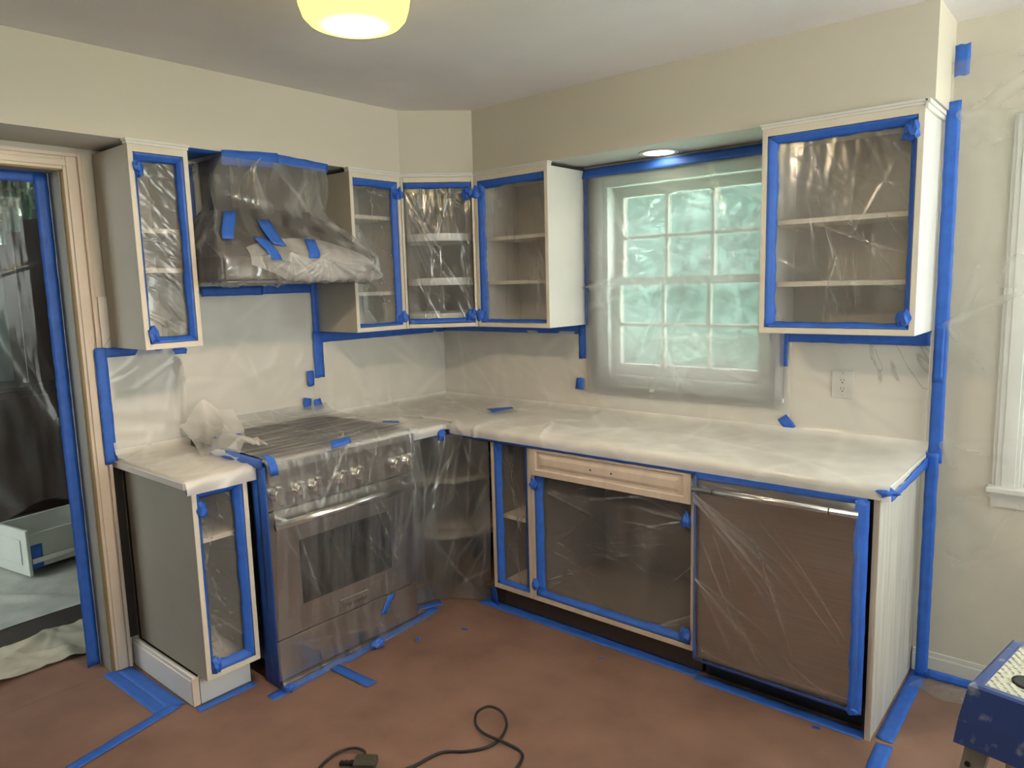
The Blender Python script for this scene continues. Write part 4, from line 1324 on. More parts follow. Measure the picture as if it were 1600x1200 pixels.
# behind the range
e2 = empty('plastic_sheet', (0.02, -1.3, 0.98), 'milky film hanging on the wall behind the range', 'plastic film', GS)
frw = FL(0.014, -1.70)
f2 = flat_film('film', e2, frw, 0.0, 0.745, 0.985, 1.598, 0.0, film_wall, 211, n=24, amp=0.008, und=0.004, cl=0.0005, res=0.009, ang=(0.35, 0.6), w=(0.010, 0.030))
tl(e2, -1.545, -1.235, 1.588, 1.632, 0.016, seed=4)
tl(e2, -1.240, -0.945, 1.592, 1.640, 0.017, seed=5)
tl(e2, -0.965, -0.898, 1.380, 1.650, 0.020, seed=6)
tl(e2, -0.972, -0.912, 1.150, 1.392, 0.021, seed=7)

# stove wall right of the range, and the corner worktop
e3 = empty('plastic_sheet', (0.3, -0.45, 0.93), 'milky film in the corner between the range and the back wall', 'plastic film', GS)
hide = lambda s, T, h, z: (np.where((s > -0.66) & (h > 0.615), 0.615 + (h - 0.615) * 0.1, h), np.where((s > -0.66) & (h > 0.60), np.maximum(z, 0.919), z))
f3 = path_film('film', e3, 'L', -0.985, -0.014, [(0.014, 1.352), (0.015, 1.10), (0.022, 0.955), (0.060, 0.930), (0.30, 0.923), (0.600, 0.921), (0.641, 0.919), (0.647, 0.905), (0.647, 0.872)], film_counter, 221, n=34, amp=0.010, und=0.005, w=(0.010, 0.030), Lr=(0.2, 0.8), edit=hide, ang=(1.3, 0.6), mat2=film_wall, mask=lambda Q: Q[..., 2] > 0.965, envelope=lambda s, T: np.where(T < 0.36, 0.4, 1.0 + 0.5 * (s < -0.3)))
tl(e3, -0.925, -0.014, 1.332, 1.392, 0.0165, seed=8)
tape(e3, (0.640, -0.918, 0.868), (0.640, -0.655, 0.868), (0.646, -0.655, 0.887), (0.646, -0.918, 0.887), jag=0.002)
wad(e3, (0.655, -0.690, 0.865), 0.022, 0.022, 0.030, 9)

# back wall and the long worktop
e4 = empty('plastic_sheet', (1.5, -0.3, 0.93), 'long milky film over the back splashback and sink worktop', 'plastic film', GS)
hide4 = lambda s, T, h, z: (np.where((s < 0.67) & (h > 0.61), 0.61 + (h - 0.61) * 0.1, h), np.where((s < 0.67) & (h > 0.60), np.maximum(z, 0.924), z))


def env4(s, T):
    k = np.where(T < 0.40, 0.25, 1.0)
    k = k * (0.25 + 1.5 * np.exp(-((s - 0.95) / 0.42) ** 2))
    return k


f4 = path_film('film', e4, 'B', 0.014, 2.688, [(0.015, 1.352), (0.016, 1.10), (0.024, 0.955), (0.070, 0.931), (0.30, 0.926), (0.600, 0.924), (0.644, 0.921), (0.650, 0.908), (0.650, 0.874)], film_counter, 231, res=0.010, n=90, amp=0.012, und=0.005, w=(0.009, 0.030), Lr=(0.2, 0.9), edit=hide4, ang=(0.5, 0.8), envelope=env4, mat2=[film_wall, film_thin], mask=lambda Q: np.where(Q[..., 2] > 0.965, np.where(Q[..., 0] > 2.14, 2, 1), 0))
tb_(e4, 0.012, 1.085, 1.338, 1.391, -0.0175, seed=11)
tb_(e4, 1.033, 1.087, 1.210, 1.385, -0.020, seed=12)
tb_(e4, 2.048, 2.672, 1.330, 1.391, -0.0175, seed=13)
tb_(e4, 2.078, 2.130, 1.222, 1.372, -0.019, seed=14)
tape(e4, (0.66, -0.643, 0.862), (2.00, -0.643, 0.862), (2.00, -0.6475, 0.887), (0.66, -0.6475, 0.887), jag=0.003, inner_jag=0.003)
tape(e4, (2.690, -0.640, 0.868), (2.690, -0.020, 0.868), (2.690, -0.020, 0.910), (2.690, -0.640, 0.890), jag=0.003, inner_jag=0.005)
wad(e4, (2.676, -0.642, 0.902), 0.036, 0.016, 0.014, 6)

# window sheet
e5 = empty('plastic_sheet', (1.6, -0.03, 1.0), 'translucent film hung over the sink window, lit from behind', 'plastic film', GS)
frw5 = FB(1.086, -0.0395)
f5 = flat_film('film', e5, frw5, 0.004, 1.034, 1.035, 2.155, 0.0, film_window, 241, n=30, amp=0.008, und=0.003, res=0.010, ang=(2.6, 0.8), w=(0.006, 0.018), anchors=[(1.0, 0.95, 3.6, 4.5), (0.03, 0.55, -0.9, 0.3)])
tape(e5, (1.088, -0.0500, 2.126), (2.122, -0.0500, 2.126), (2.122, -0.036, 2.172), (1.088, -0.036, 2.172), jag=0.002, inner_jag=0.002)
tape(e5, (1.0855, -0.030, 2.165), (1.0855, -0.030, 1.385), (1.112, -0.051, 1.385), (1.117, -0.051, 2.165), jag=0.003)
box('tension_bar', e5, sash_m, WF, 1.086, 2.120, -0.028, -0.012, 2.172, 2.184)

# wall sheet at the right, over the second window
e6 = empty('plastic_sheet', (3.3, -0.06, 0.02), 'thin film hung over the wall and window at the far right', 'plastic film', GS)
frw6 = FB(2.700, -0.064)
film_right = film_mat('thin_wall_film', (0.16, 0.30), 0.02, 0.3, 1.2, 0.1, tint=(0.95, 0.93, 0.87), stretch=(1, 1, 1), cre=0.0, streak=0.08)
f6 = flat_film('film', e6, frw6, 0.0, 1.40, 0.020, 2.352, 0.0, film_right, 251, n=24, amp=0.003, und=0.003, res=0.010, w=(0.010, 0.022), anchors=[(0.02, 2.15, -0.9, 0.6), (0.02, 1.4, -1.2, 0.5), (0.03, 0.95, -1.3, 0.3)])
tb_(e6, 2.690, 2.738, 0.885, 2.215, -0.066, seed=21, wave=0.003)
tb_(e6, 2.684, 2.728, 0.01, 0.925, -0.069, seed=22, wave=0.003)
tb_(e6, 2.694, 2.726, 1.20, 1.42, -0.071, seed=23, wave=0.005)
tb_(e6, 2.708, 2.756, 2.300, 2.408, -0.060, seed=24)
tape(e6, (2.72, -0.075, 0.016), (4.1, -0.075, 0.016), (4.1, -0.066, 0.05), (2.72, -0.066, 0.05))

# corner base film, hung in front of the recess
e7 = empty('plastic_sheet', (0.68, -0.70, 0.0), 'shiny clear film hung across the open corner base cabinet', 'plastic film', GS)
rng = np.random.default_rng(77)
top_ = np.array([(0.628, -0.916, 0.874), (0.640, -0.80, 0.872), (0.652, -0.700, 0.872), (0.70, -0.652, 0.872), (0.80, -0.640, 0.872), (0.916, -0.628, 0.874)])
midp = np.array([(0.640, -0.914, 0.4), (0.648, -0.82, 0.4), (0.668, -0.755, 0.4), (0.735, -0.690, 0.4), (0.82, -0.650, 0.4), (0.914, -0.628, 0.4)])
bot_ = np.array([(0.560, -0.890, 0.006), (0.575, -0.82, 0.006), (0.600, -0.745, 0.006), (0.665, -0.675, 0.006), (0.76, -0.610, 0.006), (0.850, -0.575, 0.006)])
ns, ntt = 90, 130
si = np.linspace(0, 5, ns)
C3 = [np.stack([np.interp(si, np.arange(6), c[:, i]) for i in range(3)], -1) for c in (top_, midp, bot_)]
tq = np.linspace(0, 1, ntt)
wts = [np.clip(1 - tq / 0.53, 0, 1), np.where(tq < 0.53, tq / 0.53, (1 - tq) / 0.47), np.clip((tq - 0.53) / 0.47, 0, 1)]
Pg = sum(C3[k][:, None, :] * wts[k][None, :, None] for k in range(3))
ds_, dt_ = np.gradient(Pg, axis=0), np.gradient(Pg, axis=1)
Ng = np.cross(ds_, dt_)
Ng /= np.linalg.norm(Ng, axis=2, keepdims=True) + 1e-9
if (Ng[45, 60] * np.array([1, -1, 0])).sum() < 0:
    Ng = -Ng
S, T = np.meshgrid(np.linspace(0, 0.42, ns), np.linspace(0, 0.87, ntt), indexing='ij')
dd = undul(S, T, rng, 0.006, 6, (5, 16)) + creases(S, T, rng, 46, (0.1, 0.5), (0.003, 0.007), (0.001, 0.004), ang=(1.8, 0.4), signed=True)
dd *= np.clip(np.minimum(S, 0.42 - S) / 0.04, 0.0, 1)
Film('film', e7, Pg, Ng, dd, film_corner)
tape(e7, (0.845, -0.560, 0.0), (0.915, -0.585, 0.0), (0.925, -0.612, 0.11), (0.880, -0.600, 0.11))

# loose torn pieces of tape stuck on the films
GT = 'torn tape pieces stuck on the films'
loose_tape([(0.031, -0.986, 1.115), (0.031, -0.984, 1.192), (0.031, -1.028, 1.190), (0.031, -1.022, 1.112)], 'torn tape piece on the wall film behind the range, uppermost of three', group=GT)
loose_tape([(0.031, -1.014, 0.990), (0.031, -1.010, 1.050), (0.031, -1.058, 1.055), (0.031, -1.060, 0.996)], 'torn tape piece just above the range back, the left of a pair', group=GT)
loose_tape([(0.031, -0.938, 0.984), (0.031, -0.954, 1.042), (0.031, -0.999, 1.038), (0.031, -0.984, 0.984)], 'torn tape piece just above the range back, the right of a pair', group=GT)
loose_tape([(1.069, -0.034, 1.046), (1.074, -0.034, 1.108), (1.025, -0.034, 1.105), (1.015, -0.034, 1.045)], 'small tape square on the back wall film left of the sink window', group=GT)
loose_tape([(2.143, -0.034, 0.938), (2.178, -0.034, 0.967), (2.135, -0.034, 1.017), (2.095, -0.034, 0.987)], 'small tape square on the back wall film below the wide cabinet', group=GT)
loose_tape([(0.655, -0.350, 0.950), (0.740, -0.390, 0.946), (0.775, -0.262, 0.950), (0.735, -0.235, 0.952)], 'torn tape piece lying on the film in the worktop corner', group=GT)
loose_tape([(0.330, -1.690, 0.992), (0.345, -1.580, 0.992), (0.305, -1.575, 0.992), (0.290, -1.690, 0.992)], 'tape scrap under film at the left side of the range top', group=GT)
loose_tape([(0.560, -0.985, 0.972), (0.640, -0.945, 0.970), (0.610, -0.925, 0.972), (0.535, -0.955, 0.972)], 'tape scrap on the right rear corner of the range film', group=GT)

# ------------------------------------------------------------------ tape and bits on the floor
floor_tape((0.02, -2.030, 0), (0.50, -2.022, 0), 0.060, 'floor tape along the skirting of the left base cabinet', z=0.0004)
floor_tape((0.0, -2.082, 0), (0.47, -2.075, 0), 0.058, 'outer floor tape beside the left base cabinet, nearer the doorway', z=0.0)
floor_tape((0.485, -2.020, 0), (0.575, -2.43, 0), 0.048, 'floor tape running from the left base cabinet towards the viewer', z=0.0012)
floor_tape((0.586, -1.985, 0), (0.582, -1.74, 0), 0.046, 'short floor tape under the toe of the left base cabinet')
floor_tape((0.738, -1.765, 0), (0.716, -1.36, 0), 0.055, 'floor tape along the left half of the range front')
floor_tape((0.735, -1.40, 0), (0.680, -0.80, 0), 0.055, 'floor tape along the right half of the range front', z=0.0010)
floor_tape((0.740, -1.462, 0), (0.985, -1.452, 0), 0.050, 'floor tape stub pointing out from the range', z=0.0020)
floor_tape((0.60, -0.86, 0), (0.655, -0.735, 0), 0.060, 'short floor tape at the right foot of the range', z=0.0020)
floor_tape((0.80, -0.580, 0), (1.99, -0.570, 0), 0.075, 'long floor tape under the sink cabinet toe space')
floor_tape((2.00, -0.600, 0), (2.63, -0.600, 0), 0.060, 'floor tape in the shadow under the dishwasher')
floor_tape((2.690, -0.010, 0), (2.692, -0.585, 0), 0.056, 'floor tape along the foot of the end panel')
floor_tape((2.700, -0.610, 0), (2.712, -0.900, 0), 0.052, 'floor tape running on from the end panel towards the viewer')
GBIT = 'scraps of tape dropped on the floor'
lathe('tape_scrap', None, tape_m, (0.850, -1.077, 0.0), [(0.011, 0.0005), (0.0125, 0.004), (0.011, 0.0075), (0.008, 0.0075), (0.007, 0.004), (0.008, 0.0005)], 16, capped=False)
tag(bpy.data.objects['tape_scrap'], 'tiny curled ring of tape on the floor before the range', 'tape', GBIT)
for (x, y), a, lb in (((0.954, -0.881), 0.3, 'tiny flat tape scrap on the floor near the corner cabinet'), ((1.612, -0.712), 1.0, 'tiny tape scrap on the floor before the sink cabinet'), ((2.488, -0.660), 0.2, 'tiny tape scrap on the floor before the dishwasher')):
    c, s_ = math.cos(a) * 0.013, math.sin(a) * 0.013
    loose_tape([(x - c, y - s_, 0.0), (x + c, y + s_, 0.0), (x + c - s_, y + s_ + c, 0.0), (x - c - s_, y - s_ + c, 0.0)], lb, group=GBIT, name='tape_scrap', wave=0.004)

# scrap of film on the floor at the right
rng = np.random.default_rng(9)
n1, n2 = 50, 34
uu, vv_ = np.meshgrid(np.linspace(0, 1, n1), np.linspace(0, 1, n2), indexing='ij')
P0, P1, P2, P3 = [np.array(p) for p in ((2.675, -0.165, 0.006), (2.95, -0.215, 0.006), (2.97, -0.082, 0.012), (2.715, -0.085, 0.02))]
Pg = (P0 * (1 - uu)[..., None] + P1 * uu[..., None]) * (1 - vv_)[..., None] + (P3 * (1 - uu)[..., None] + P2 * uu[..., None]) * vv_[..., None]
Pg[..., 1] += 0.012 * np.sin(uu * 11) * (1 - vv_)
dd = np.maximum(creases(uu * 0.3, vv_ * 0.12, rng, 10, (0.08, 0.25), (0.004, 0.010), (0.002, 0.007)), 0.0004)
e8 = empty('plastic_scrap', (2.8, -0.14, 0.0), 'loose end of clear film lying on the floor beside the end panel', 'plastic film', GS)
Film('film', e8, Pg, np.broadcast_to(np.array([0, 0, 1.0]), (n1, n2, 3)), dd, film_clear)

# ------------------------------------------------------------------ power cord
eC1 = empty('power_cord', (1.6, -1.4, 0.0), 'black power cord curling in a loop on the brown paper floor', 'cord')
loop = [(1.36, -2.05, .006), (1.44, -1.82, .006), (1.498, -1.708, .006), (1.521, -1.592, .006), (1.585, -1.532, .006), (1.628, -1.473, .007), (1.638, -1.411, .010), (1.612, -1.342, .020), (1.556, -1.305, .030), (1.500, -1.312, .034), (1.486, -1.362, .030), (1.520, -1.410, .024), (1.571, -1.431, .021), (1.632, -1.432, .022), (1.677, -1.415, .012), (1.727, -1.411, .006), (1.760, -1.432, .006), (1.782, -1.488, .006), (1.80, -1.60, .006), (1.86, -1.80, .006)]
tube('cable', eC1, cord_m, smooth_path(loop, 6), 0.0052, 8)
eC2 = empty('plug_connector', (1.34, -1.80, 0.0), 'black cord end with a plug block at the bottom picture edge', 'cord')
tube('cable', eC2, cord_m, smooth_path([(1.36, -2.00, .006), (1.27, -1.92, .006), (1.242, -1.846, .008), (1.249, -1.797, .012), (1.279, -1.765, .016), (1.322, -1.760, .018), (1.345, -1.782, .016)], 6), 0.0052, 8)
frp = Fr((1.352, -1.800, 0), (0.80, 0.6, 0), (-0.6, 0.80, 0))
box('plug_block', eC2, cord_lbl, frp, -0.02, 0.055, -0.032, 0.025, 0.001, 0.030, 0.005)
tube('strain_relief', eC2, cord_m, [(1.300, -1.845, 0.012), (1.322, -1.825, 0.013), (1.350, -1.800, 0.015)], 0.0085, 10)
for k in range(4):
    lathe('relief_ring', eC2, cord_m, (1.303 + k * 0.012, -1.842 + k * 0.0105, 0.0125), [(0.0105, -0.002), (0.0105, 0.002)], 10, axis='x')

# ------------------------------------------------------------------ step ladder
ZL = 0.70
fl = Fr((3.022, -1.384, 0), (0.985, -0.17, 0), (0.17, 0.985, 0))
eLd = empty('step_ladder', fl.p(0.2, 0.15, 0), 'step ladder with scuffed blue cap and worn white tread top', 'ladder')
LW, LD = 0.42, 0.305
bm = bmesh.new()
rings = [(-0.018, ZL - 0.140), (-0.012, ZL - 0.080), (0.0, ZL - 0.004), (0.006, ZL), (0.020, ZL), (0.023, ZL - 0.004)]
vv = []
for ins, z in rings:
    vv.append([bm.verts.new(fl.p(u, d, z)) for u, d in ((ins, ins), (LW - ins, ins), (LW - ins, LD - ins), (ins, LD - ins))])
for a, b_ in zip(vv[:-1], vv[1:]):
    for i in range(4):
        bm.faces.new((a[i], a[(i + 1) % 4], b_[(i + 1) % 4], b_[i]))
bm.faces.new(vv[-1])
bm.faces.new(list(reversed(vv[0])))
bmesh.ops.recalc_face_normals(bm, faces=bm.faces)
capo = bm_obj('top_cap', bm, ladder_b, eLd)
lathe('bucket_hole', capo, slot_m, fl.p(0.086, 0.098, ZL - 0.004), [(0.030, 0.0002), (0.030, 0.0048), (0.024, 0.005)], 24)
bm = bmesh.new()
vs = [bm.verts.new(p) for p in ((-0.0095, 0, 0), (0, -0.006, 0), (0.0095, 0, 0), (0, 0.006, 0))]
vt = [bm.verts.new((v.co.x * 0.75, v.co.y * 0.75, 0.0035)) for v in vs]
bm.faces.new(vt)
for i in range(4):
    bm.faces.new((vs[i], vs[(i + 1) % 4], vt[(i + 1) % 4], vt[i]))
padm = bpy.data.meshes.new('tread_pad')
bm.to_mesh(padm)
bm.free()
padm.materials.append(ladder_w)
box('tread_plate', capo, ladder_w, fl, 0.024, LW - 0.024, 0.024, LD - 0.024, ZL - 0.006, ZL - 0.0035, 0)
rotz = math.atan2(-0.17, 0.985)
k = 0
for j in range(21):
    for i in range(19):
        u = 0.034 + i * 0.0195 + (0.00975 if j % 2 else 0)
        d = 0.032 + j * 0.0121
        if u > LW - 0.034 or (u - 0.086) ** 2 + (d - 0.098) ** 2 < 0.037 ** 2 or u > 0.235:
            continue
        p_ = bpy.data.objects.new('tread_pad', padm)
        COL.objects.link(p_)
        p_.parent = capo
        p_.location = fl.p(u, d, ZL - 0.0035) - wloc(eLd)
        p_.rotation_euler = (0, 0, rotz)
for u0 in (0.0, LW - 0.045):
    for d0, spread in ((0.010, -0.16), (LD - 0.035, 0.30)):
        pts0 = [(u0, d0), (u0 + 0.045, d0), (u0 + 0.045, d0 + 0.025), (u0, d0 + 0.025)]
        bm = bmesh.new()
        sx = -0.05 if u0 == 0 else 0.05
        T_ = [bm.verts.new(fl.p(u, d, ZL - 0.138)) for u, d in pts0]
        B_ = [bm.verts.new(fl.p(u + sx, d + spread, 0.0)) for u, d in pts0]
        for i in range(4):
            bm.faces.new((T_[i], T_[(i + 1) % 4], B_[(i + 1) % 4], B_[i]))
        bm.faces.new(T_)
        bm.faces.new(list(reversed(B_)))
        bmesh.ops.recalc_face_normals(bm, faces=bm.faces)
        lg = bm_obj('leg', bm, alu, eLd)
        if u0 == 0.0 and spread < 0:
            lathe('rivet', lg, slot_m, fl.p(u0 + 0.010, d0 - 0.017, ZL - 0.185), [(0.006, -0.003), (0.006, 0.001)], 10, axis='y')
for zs, du in ((0.46, 0.06), (0.23, 0.10)):
    dd_ = 0.010 - 0.16 * (ZL - 0.1 - zs) / (ZL - 0.1)
    box('step', eLd, alu, fl, -0.01, LW + 0.01, dd_ - 0.01, dd_ + 0.07, zs - 0.02, zs, 0.002)

# ------------------------------------------------------------------ doorway film and the dining room
e9 = empty('plastic_sheet', (-0.12, -2.3, 0.7), 'clear film curtain with blue tape hung in the doorway', 'plastic film', GS)
rng = np.random.default_rng(31)
n1, n2 = 110, 170
uu, vv_ = np.meshgrid(np.linspace(0, 1, n1), np.linspace(0, 1, n2), indexing='ij')
yy = -2.95 + uu * 0.862 - 0.05 * vv_ * (uu > 0.9) * 0
zz = 2.078 - vv_ * (1.36 - 0.05 * np.sin(uu * 9))
xx = np.full_like(yy, -0.118)
S, T = (yy + 2.95), vv_ * 1.36
dd = undul(S, T, rng, 0.010, 6, (4, 16)) + creases(S, T, rng, 14, (0.4, 1.1), (0.010, 0.030), (0.006, 0.022), ang=(1.12, 0.12)) + creases(S, T, rng, 8, (0.08, 0.3), (0.005, 0.010), (0.002, 0.005))
dd -= 0.03
dd *= np.clip(np.minimum(0.862 - S, T) / 0.08, 0.05, 1)
Film('film', e9, np.stack([xx, yy, zz], -1), np.broadcast_to(np.array([1.0, 0, 0]), (n1, n2, 3)), dd, film_dark)
tl(e9, -2.128, -2.077, 0.004, 2.092, -0.112, seed=31)
tl(e9, -3.03, -2.08, 2.055, 2.096, -0.114, seed=32)


def cloth(name, pts, mat, label, seed, amp):
    """draped floor cloth, lifted edges, closed thickness"""
    rng = np.random.default_rng(seed)
    n1, n2 = 90, 70
    uu, vv_ = np.meshgrid(np.linspace(0, 1, n1), np.linspace(0, 1, n2), indexing='ij')
    P0, P1, P2, P3 = [np.array(p, float) for p in pts]
    Pg = (P0 * (1 - uu)[..., None] + P1 * uu[..., None]) * (1 - vv_)[..., None] + (P3 * (1 - uu)[..., None] + P2 * uu[..., None]) * vv_[..., None]
    Pg[..., 0] += 0.03 * np.sin(uu * 7 + 1) * (1 - vv_)
    L1, L2 = np.linalg.norm(P1 - P0), np.linalg.norm(P3 - P0)
    z = np.maximum(undul(uu * L1, vv_ * L2, rng, amp * 0.5, 6, (6, 22)) + creases(uu * L1, vv_ * L2, rng, 34, (0.15, 0.9), (0.012, 0.035), (amp * 0.3, amp * 1.3)), 0.0) + 0.004
    top = Pg.copy()
    top[..., 2] = z
    bt = Pg.copy()
    bt[..., 2] = np.maximum(z - 0.003, 0.0005)
    idx = np.arange(n1 * n2).reshape(n1, n2)
    f1 = np.stack([idx[:-1, :-1], idx[1:, :-1], idx[1:, 1:], idx[:-1, 1:]], -1).reshape(-1, 4)
    K = n1 * n2
    ring = np.concatenate([idx[:, 0], idx[-1, 1:], idx[-2::-1, -1], idx[0, -2:0:-1]])
    side = [(ring[i], ring[(i + 1) % len(ring)], ring[(i + 1) % len(ring)] + K, ring[i] + K) for i in range(len(ring))]
    me = mesh(name, np.concatenate([top.reshape(-1, 3), bt.reshape(-1, 3)]).tolist(), f1.tolist() + (f1[:, ::-1] + K).tolist() + [tuple(int(x) for x in s) for s in side])
    c = (P0 + P2) / 2
    o = link(name, me, mat, None, True, (c[0], c[1], 0))
    return tag(o, label, 'drop cloth', 'drop cloths on the dining room floor')


cloth('drop_cloth', [(-0.23, -2.95, 0), (-0.25, -1.75, 0), (-0.66, -1.75, 0), (-0.56, -2.95, 0)], canvas, 'beige canvas drop cloth lying nearest the doorway', 5, 0.012)
cloth('drop_cloth', [(-0.78, -3.2, 0), (-0.88, -1.2, 0), (-2.08, -0.9, 0), (-2.5, -3.3, 0)], canvas2, 'greyish drop cloth under the white drawer in the dining room', 6, 0.020)

# drawer lying on the cloth
ang = 0.18
frd = Fr((-1.467, -1.93, 0.022), (-math.cos(ang), -math.sin(ang), 0), (-math.sin(ang), math.cos(ang), 0))
ed_ = empty('cabinet_drawer', frd.p(0.2, 0.2, 0), 'white cabinet drawer with a panelled front lying on the drop cloth', 'drawer')
df = box('drawer_front', ed_, drawer_m, frd, -0.012, 0.46, -0.02, 0.0, 0.0, 0.270, 0.003)
boxes('raised_panel', df, drawer_m, frd, [(0.05, 0.40, -0.026, -0.0205, 0.06, 0.21)], 0.004)
for u0 in (0.014, 0.42):
    box('drawer_side', ed_, drawer_m, frd, u0, u0 + 0.015, 0.0005, 0.52, 0.03, 0.235)
box('drawer_back', ed_, drawer_m, frd, 0.03, 0.419, 0.505, 0.52, 0.03, 0.235)
box('drawer_bottom', ed_, drawer_m, frd, 0.03, 0.419, 0.0005, 0.505, 0.035, 0.043)
box('slide_rail', ed_, steel_h, frd, 0.006, 0.0135, 0.01, 0.50, 0.06, 0.09)
tape(ed_, frd.p(0.0125, 0.004, 0.03), frd.p(0.0125, 0.072, 0.03), frd.p(0.0125, 0.072, 0.17), frd.p(0.0125, 0.004, 0.17), off=0.003)

# chandelier
CXY = (-2.0, -1.86)
ec = empty('chandelier', (CXY[0], CXY[1], 2.52), 'tiered crystal chandelier with brass ring in the dining room', 'chandelier')
lathe('ceiling_rose', ec, brass, (*CXY, 2.519), [(0.07, 0), (0.07, -0.02), (0.02, -0.03)], 24)
lathe('stem', ec, brass, (*CXY, 2.34), [(0.012, 0.0), (0.012, 0.15)], 12)
lathe('brass_ring', ec, brass, (*CXY, 2.30), [(0.34, 0.0), (0.355, 0.0), (0.355, 0.045), (0.34, 0.045)], 56, smooth=False)
boxes('cross_bar', ec, brass, WF, [(CXY[0] - 0.34, CXY[0] + 0.34, CXY[1] - 0.006, CXY[1] + 0.006, 2.330, 2.342), (CXY[0] - 0.006, CXY[0] + 0.006, CXY[1] - 0.34, CXY[1] + 0.34, 2.318, 2.329)])
bm = bmesh.new()
bmesh.ops.create_cone(bm, cap_ends=True, segments=5, radius1=0.013, radius2=0.017, depth=0.13)
cm_ = bpy.data.meshes.new('crystal')
bm.to_mesh(cm_)
bm.free()
cm_.materials.append(crystal_m)
for rad, zc, n_ in ((0.345, 2.228, 46), (0.275, 2.150, 36), (0.205, 2.072, 27), (0.130, 1.994, 17)):
    lathe('tier_ring', ec, brass, (*CXY, zc + 0.066), [(rad - 0.004, 0), (rad + 0.004, 0), (rad + 0.004, 0.006), (rad - 0.004, 0.006)], 40, smooth=False)
    for k in range(n_):
        a = 2 * math.pi * k / n_
        c_ = bpy.data.objects.new('crystal', cm_)
        COL.objects.link(c_)
        c_.parent = ec
        c_.location = (rad * math.cos(a), rad * math.sin(a), zc - 2.52)
        c_.rotation_euler = (0.06 * math.sin(k * 2.1), 0.06 * math.cos(k * 1.7), a)
tube('centre_rod', ec, brass, [(*CXY, 2.33), (*CXY, 2.05)], 0.006, 8)
for rad, zc in ((0.275, 2.216), (0.205, 2.138), (0.13, 2.060)):
    boxes('tier_bar', ec, brass, WF, [(CXY[0] - rad, CXY[0] + rad, CXY[1] - 0.003, CXY[1] + 0.003, zc, zc + 0.006)])

# dark dresser behind the film
eh = empty('dark_dresser', (-3.2, -1.1, 0), 'dark brown dresser standing against the far dining room wall', 'furniture')
box('base', eh, dark_furn, WF, DXF + 0.01, DXF + 0.52, -1.75, -0.45, 0.0, 0.92, 0.004)
box('top', eh, dark_furn, WF, DXF + 0.01, DXF + 0.56, -1.79, -0.41, 0.921, 0.955, 0.004)
for k in range(2):
    d_ = box('door', eh, dark_furn, WF, DXF + 0.521, DXF + 0.54, -1.72 + k * 0.63, -1.12 + k * 0.63, 0.08, 0.88, 0.004)
    lathe('knob', d_, brass, (DXF + 0.54, -1.16 + k * 0.12, 0.55), [(0.012, 0), (0.014, 0.015), (0.008, 0.024)], 12, axis='x')
box('upper_case', eh, dark_furn, WF, DXF + 0.01, DXF + 0.34, -1.36, -1.16, 0.956, 2.20, 0.004)
ek = empty('wooden_chest', (-2.2, -1.2, 0), 'dark brown wooden chest wrapped behind the doorway film', 'furniture')
box('chest_body', ek, dark_furn, WF, -2.75, -2.15, -1.30, -0.55, 0.05, 0.66, 0.006)
box('chest_lid', ek, dark_furn, WF, -2.77, -2.13, -1.32, -0.53, 0.661, 0.72, 0.008)
for x in (-2.73, -2.22):
    for y in (-1.28, -0.62):
        box('foot', ek, dark_furn, WF, x, x + 0.05, y, y + 0.05, 0.0, 0.05)

# ------------------------------------------------------------------ outside: lawn and trees
tag(boxes('lawn', None, lawn_m, WF, [(-14, 14, 0.16, 22, -0.35, -0.30)], loc=(0, 10, -0.33)), 'green lawn outside the sink window', 'lawn')
tag(boxes('floor_bounce_ground', None, stone_m, WF, [(5.2, 20, -16, 0.15, -0.35, -0.30)], loc=(12, -8, -0.33)), kind='structure')  # unseen ground outside, added pale to bounce light up to the ceiling
GTr = 'trees outside the sink window'


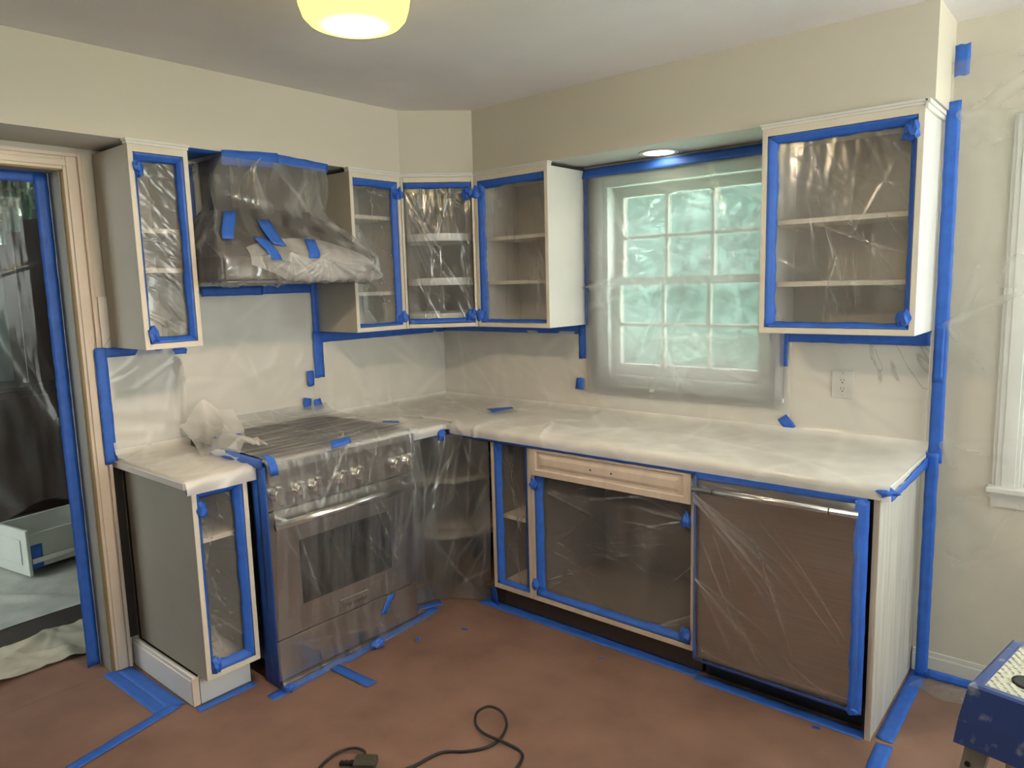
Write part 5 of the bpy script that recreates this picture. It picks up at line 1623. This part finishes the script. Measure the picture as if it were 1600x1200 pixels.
def tree(x, y, hgt, rad, seed, label):
    rnd = np.random.default_rng(seed)
    e = empty('leafy_tree', (x, y, -0.295), label, 'tree', GTr)
    tube('trunk', e, bark_m, [(x, y, -0.295), (x, y, -0.1), (x + 0.05, y, hgt * 0.5), (x, y + 0.05, hgt * 0.8)], 0.13, 8)
    nL = 5200
    v = rnd.normal(size=(nL, 3))
    v /= np.linalg.norm(v, axis=1, keepdims=True)
    rr = rnd.uniform(0.55, 1.0, (nL, 1)) ** 0.5
    lump = 1 + 0.22 * np.sin(v[:, :1] * 5 + seed) * np.cos(v[:, 2:] * 6)
    c = v * rr * lump * np.array([rad, rad * 0.8, hgt * 0.5]) + np.array([x, y, hgt * 0.5 + 0.55])
    a = rnd.normal(size=(nL, 3))
    a /= np.linalg.norm(a, axis=1, keepdims=True)
    b_ = np.cross(a, rnd.normal(size=(nL, 3)))
    b_ /= np.linalg.norm(b_, axis=1, keepdims=True)
    sz = rnd.uniform(0.07, 0.14, (nL, 1))
    q = np.stack([c - a * sz, c + b_ * sz * 0.5, c + a * sz, c - b_ * sz * 0.5], 1).reshape(-1, 3)
    me = bpy.data.meshes.new('foliage')
    me.from_pydata(q.tolist(), [], np.arange(nL * 4).reshape(-1, 4).tolist())
    o = link('foliage', me, leaf_m, e)
    o['kind'] = 'stuff'
    return e


tree(-4.2, 6.5, 3.0, 1.3, 1, 'leafy tree outside, seen in the left panes of the sink window')
tree(-0.9, 6.6, 3.2, 1.3, 2, 'leafy tree outside, seen in the middle panes of the sink window')
tree(2.4, 6.2, 2.9, 1.3, 3, 'leafy tree outside, seen in the right panes of the sink window')
tree(-7.6, 7.5, 3.2, 1.3, 4, 'leafy tree outside, far left beyond the sink window')
tree(5.9, 7.0, 3.1, 1.3, 5, 'leafy tree outside beyond the far right window')
# tall clipped hedge closing the garden
eg = empty('garden_hedge', (-2.0, 10.0, -0.3), 'tall green hedge at the end of the garden outside the sink window', 'hedge')
rnd = np.random.default_rng(12)
gx, gz = np.meshgrid(np.linspace(-16, 9, 170), np.linspace(-0.29, 4.0, 50), indexing='ij')
gy = 10.0 + 0.5 * np.sin(gx * 0.9) + rnd.uniform(-0.16, 0.16, gx.shape) + 0.25 * np.sin(gx * 2.7 + gz * 1.9)
Pf = np.stack([gx, gy, gz + 0.15 * (gz + 0.29) / 6 * np.sin(gx * 1.7)], -1)
Pb = np.stack([gx, gy + 1.2, gz + 0.15 * (gz + 0.29) / 6 * np.sin(gx * 1.7)], -1)
idx = np.arange(gx.size).reshape(gx.shape)
fq = np.stack([idx[:-1, :-1], idx[1:, :-1], idx[1:, 1:], idx[:-1, 1:]], -1).reshape(-1, 4)
tq_ = np.stack([idx[:-1, -1], idx[1:, -1], idx[1:, -1] + gx.size, idx[:-1, -1] + gx.size], -1)
me = bpy.data.meshes.new('foliage')
me.from_pydata(np.concatenate([Pf.reshape(-1, 3), Pb.reshape(-1, 3)]).tolist(), [], fq.tolist() + (fq[:, ::-1] + gx.size).tolist() + tq_.tolist())
link('foliage', me, leaf_m, eg)['kind'] = 'stuff'
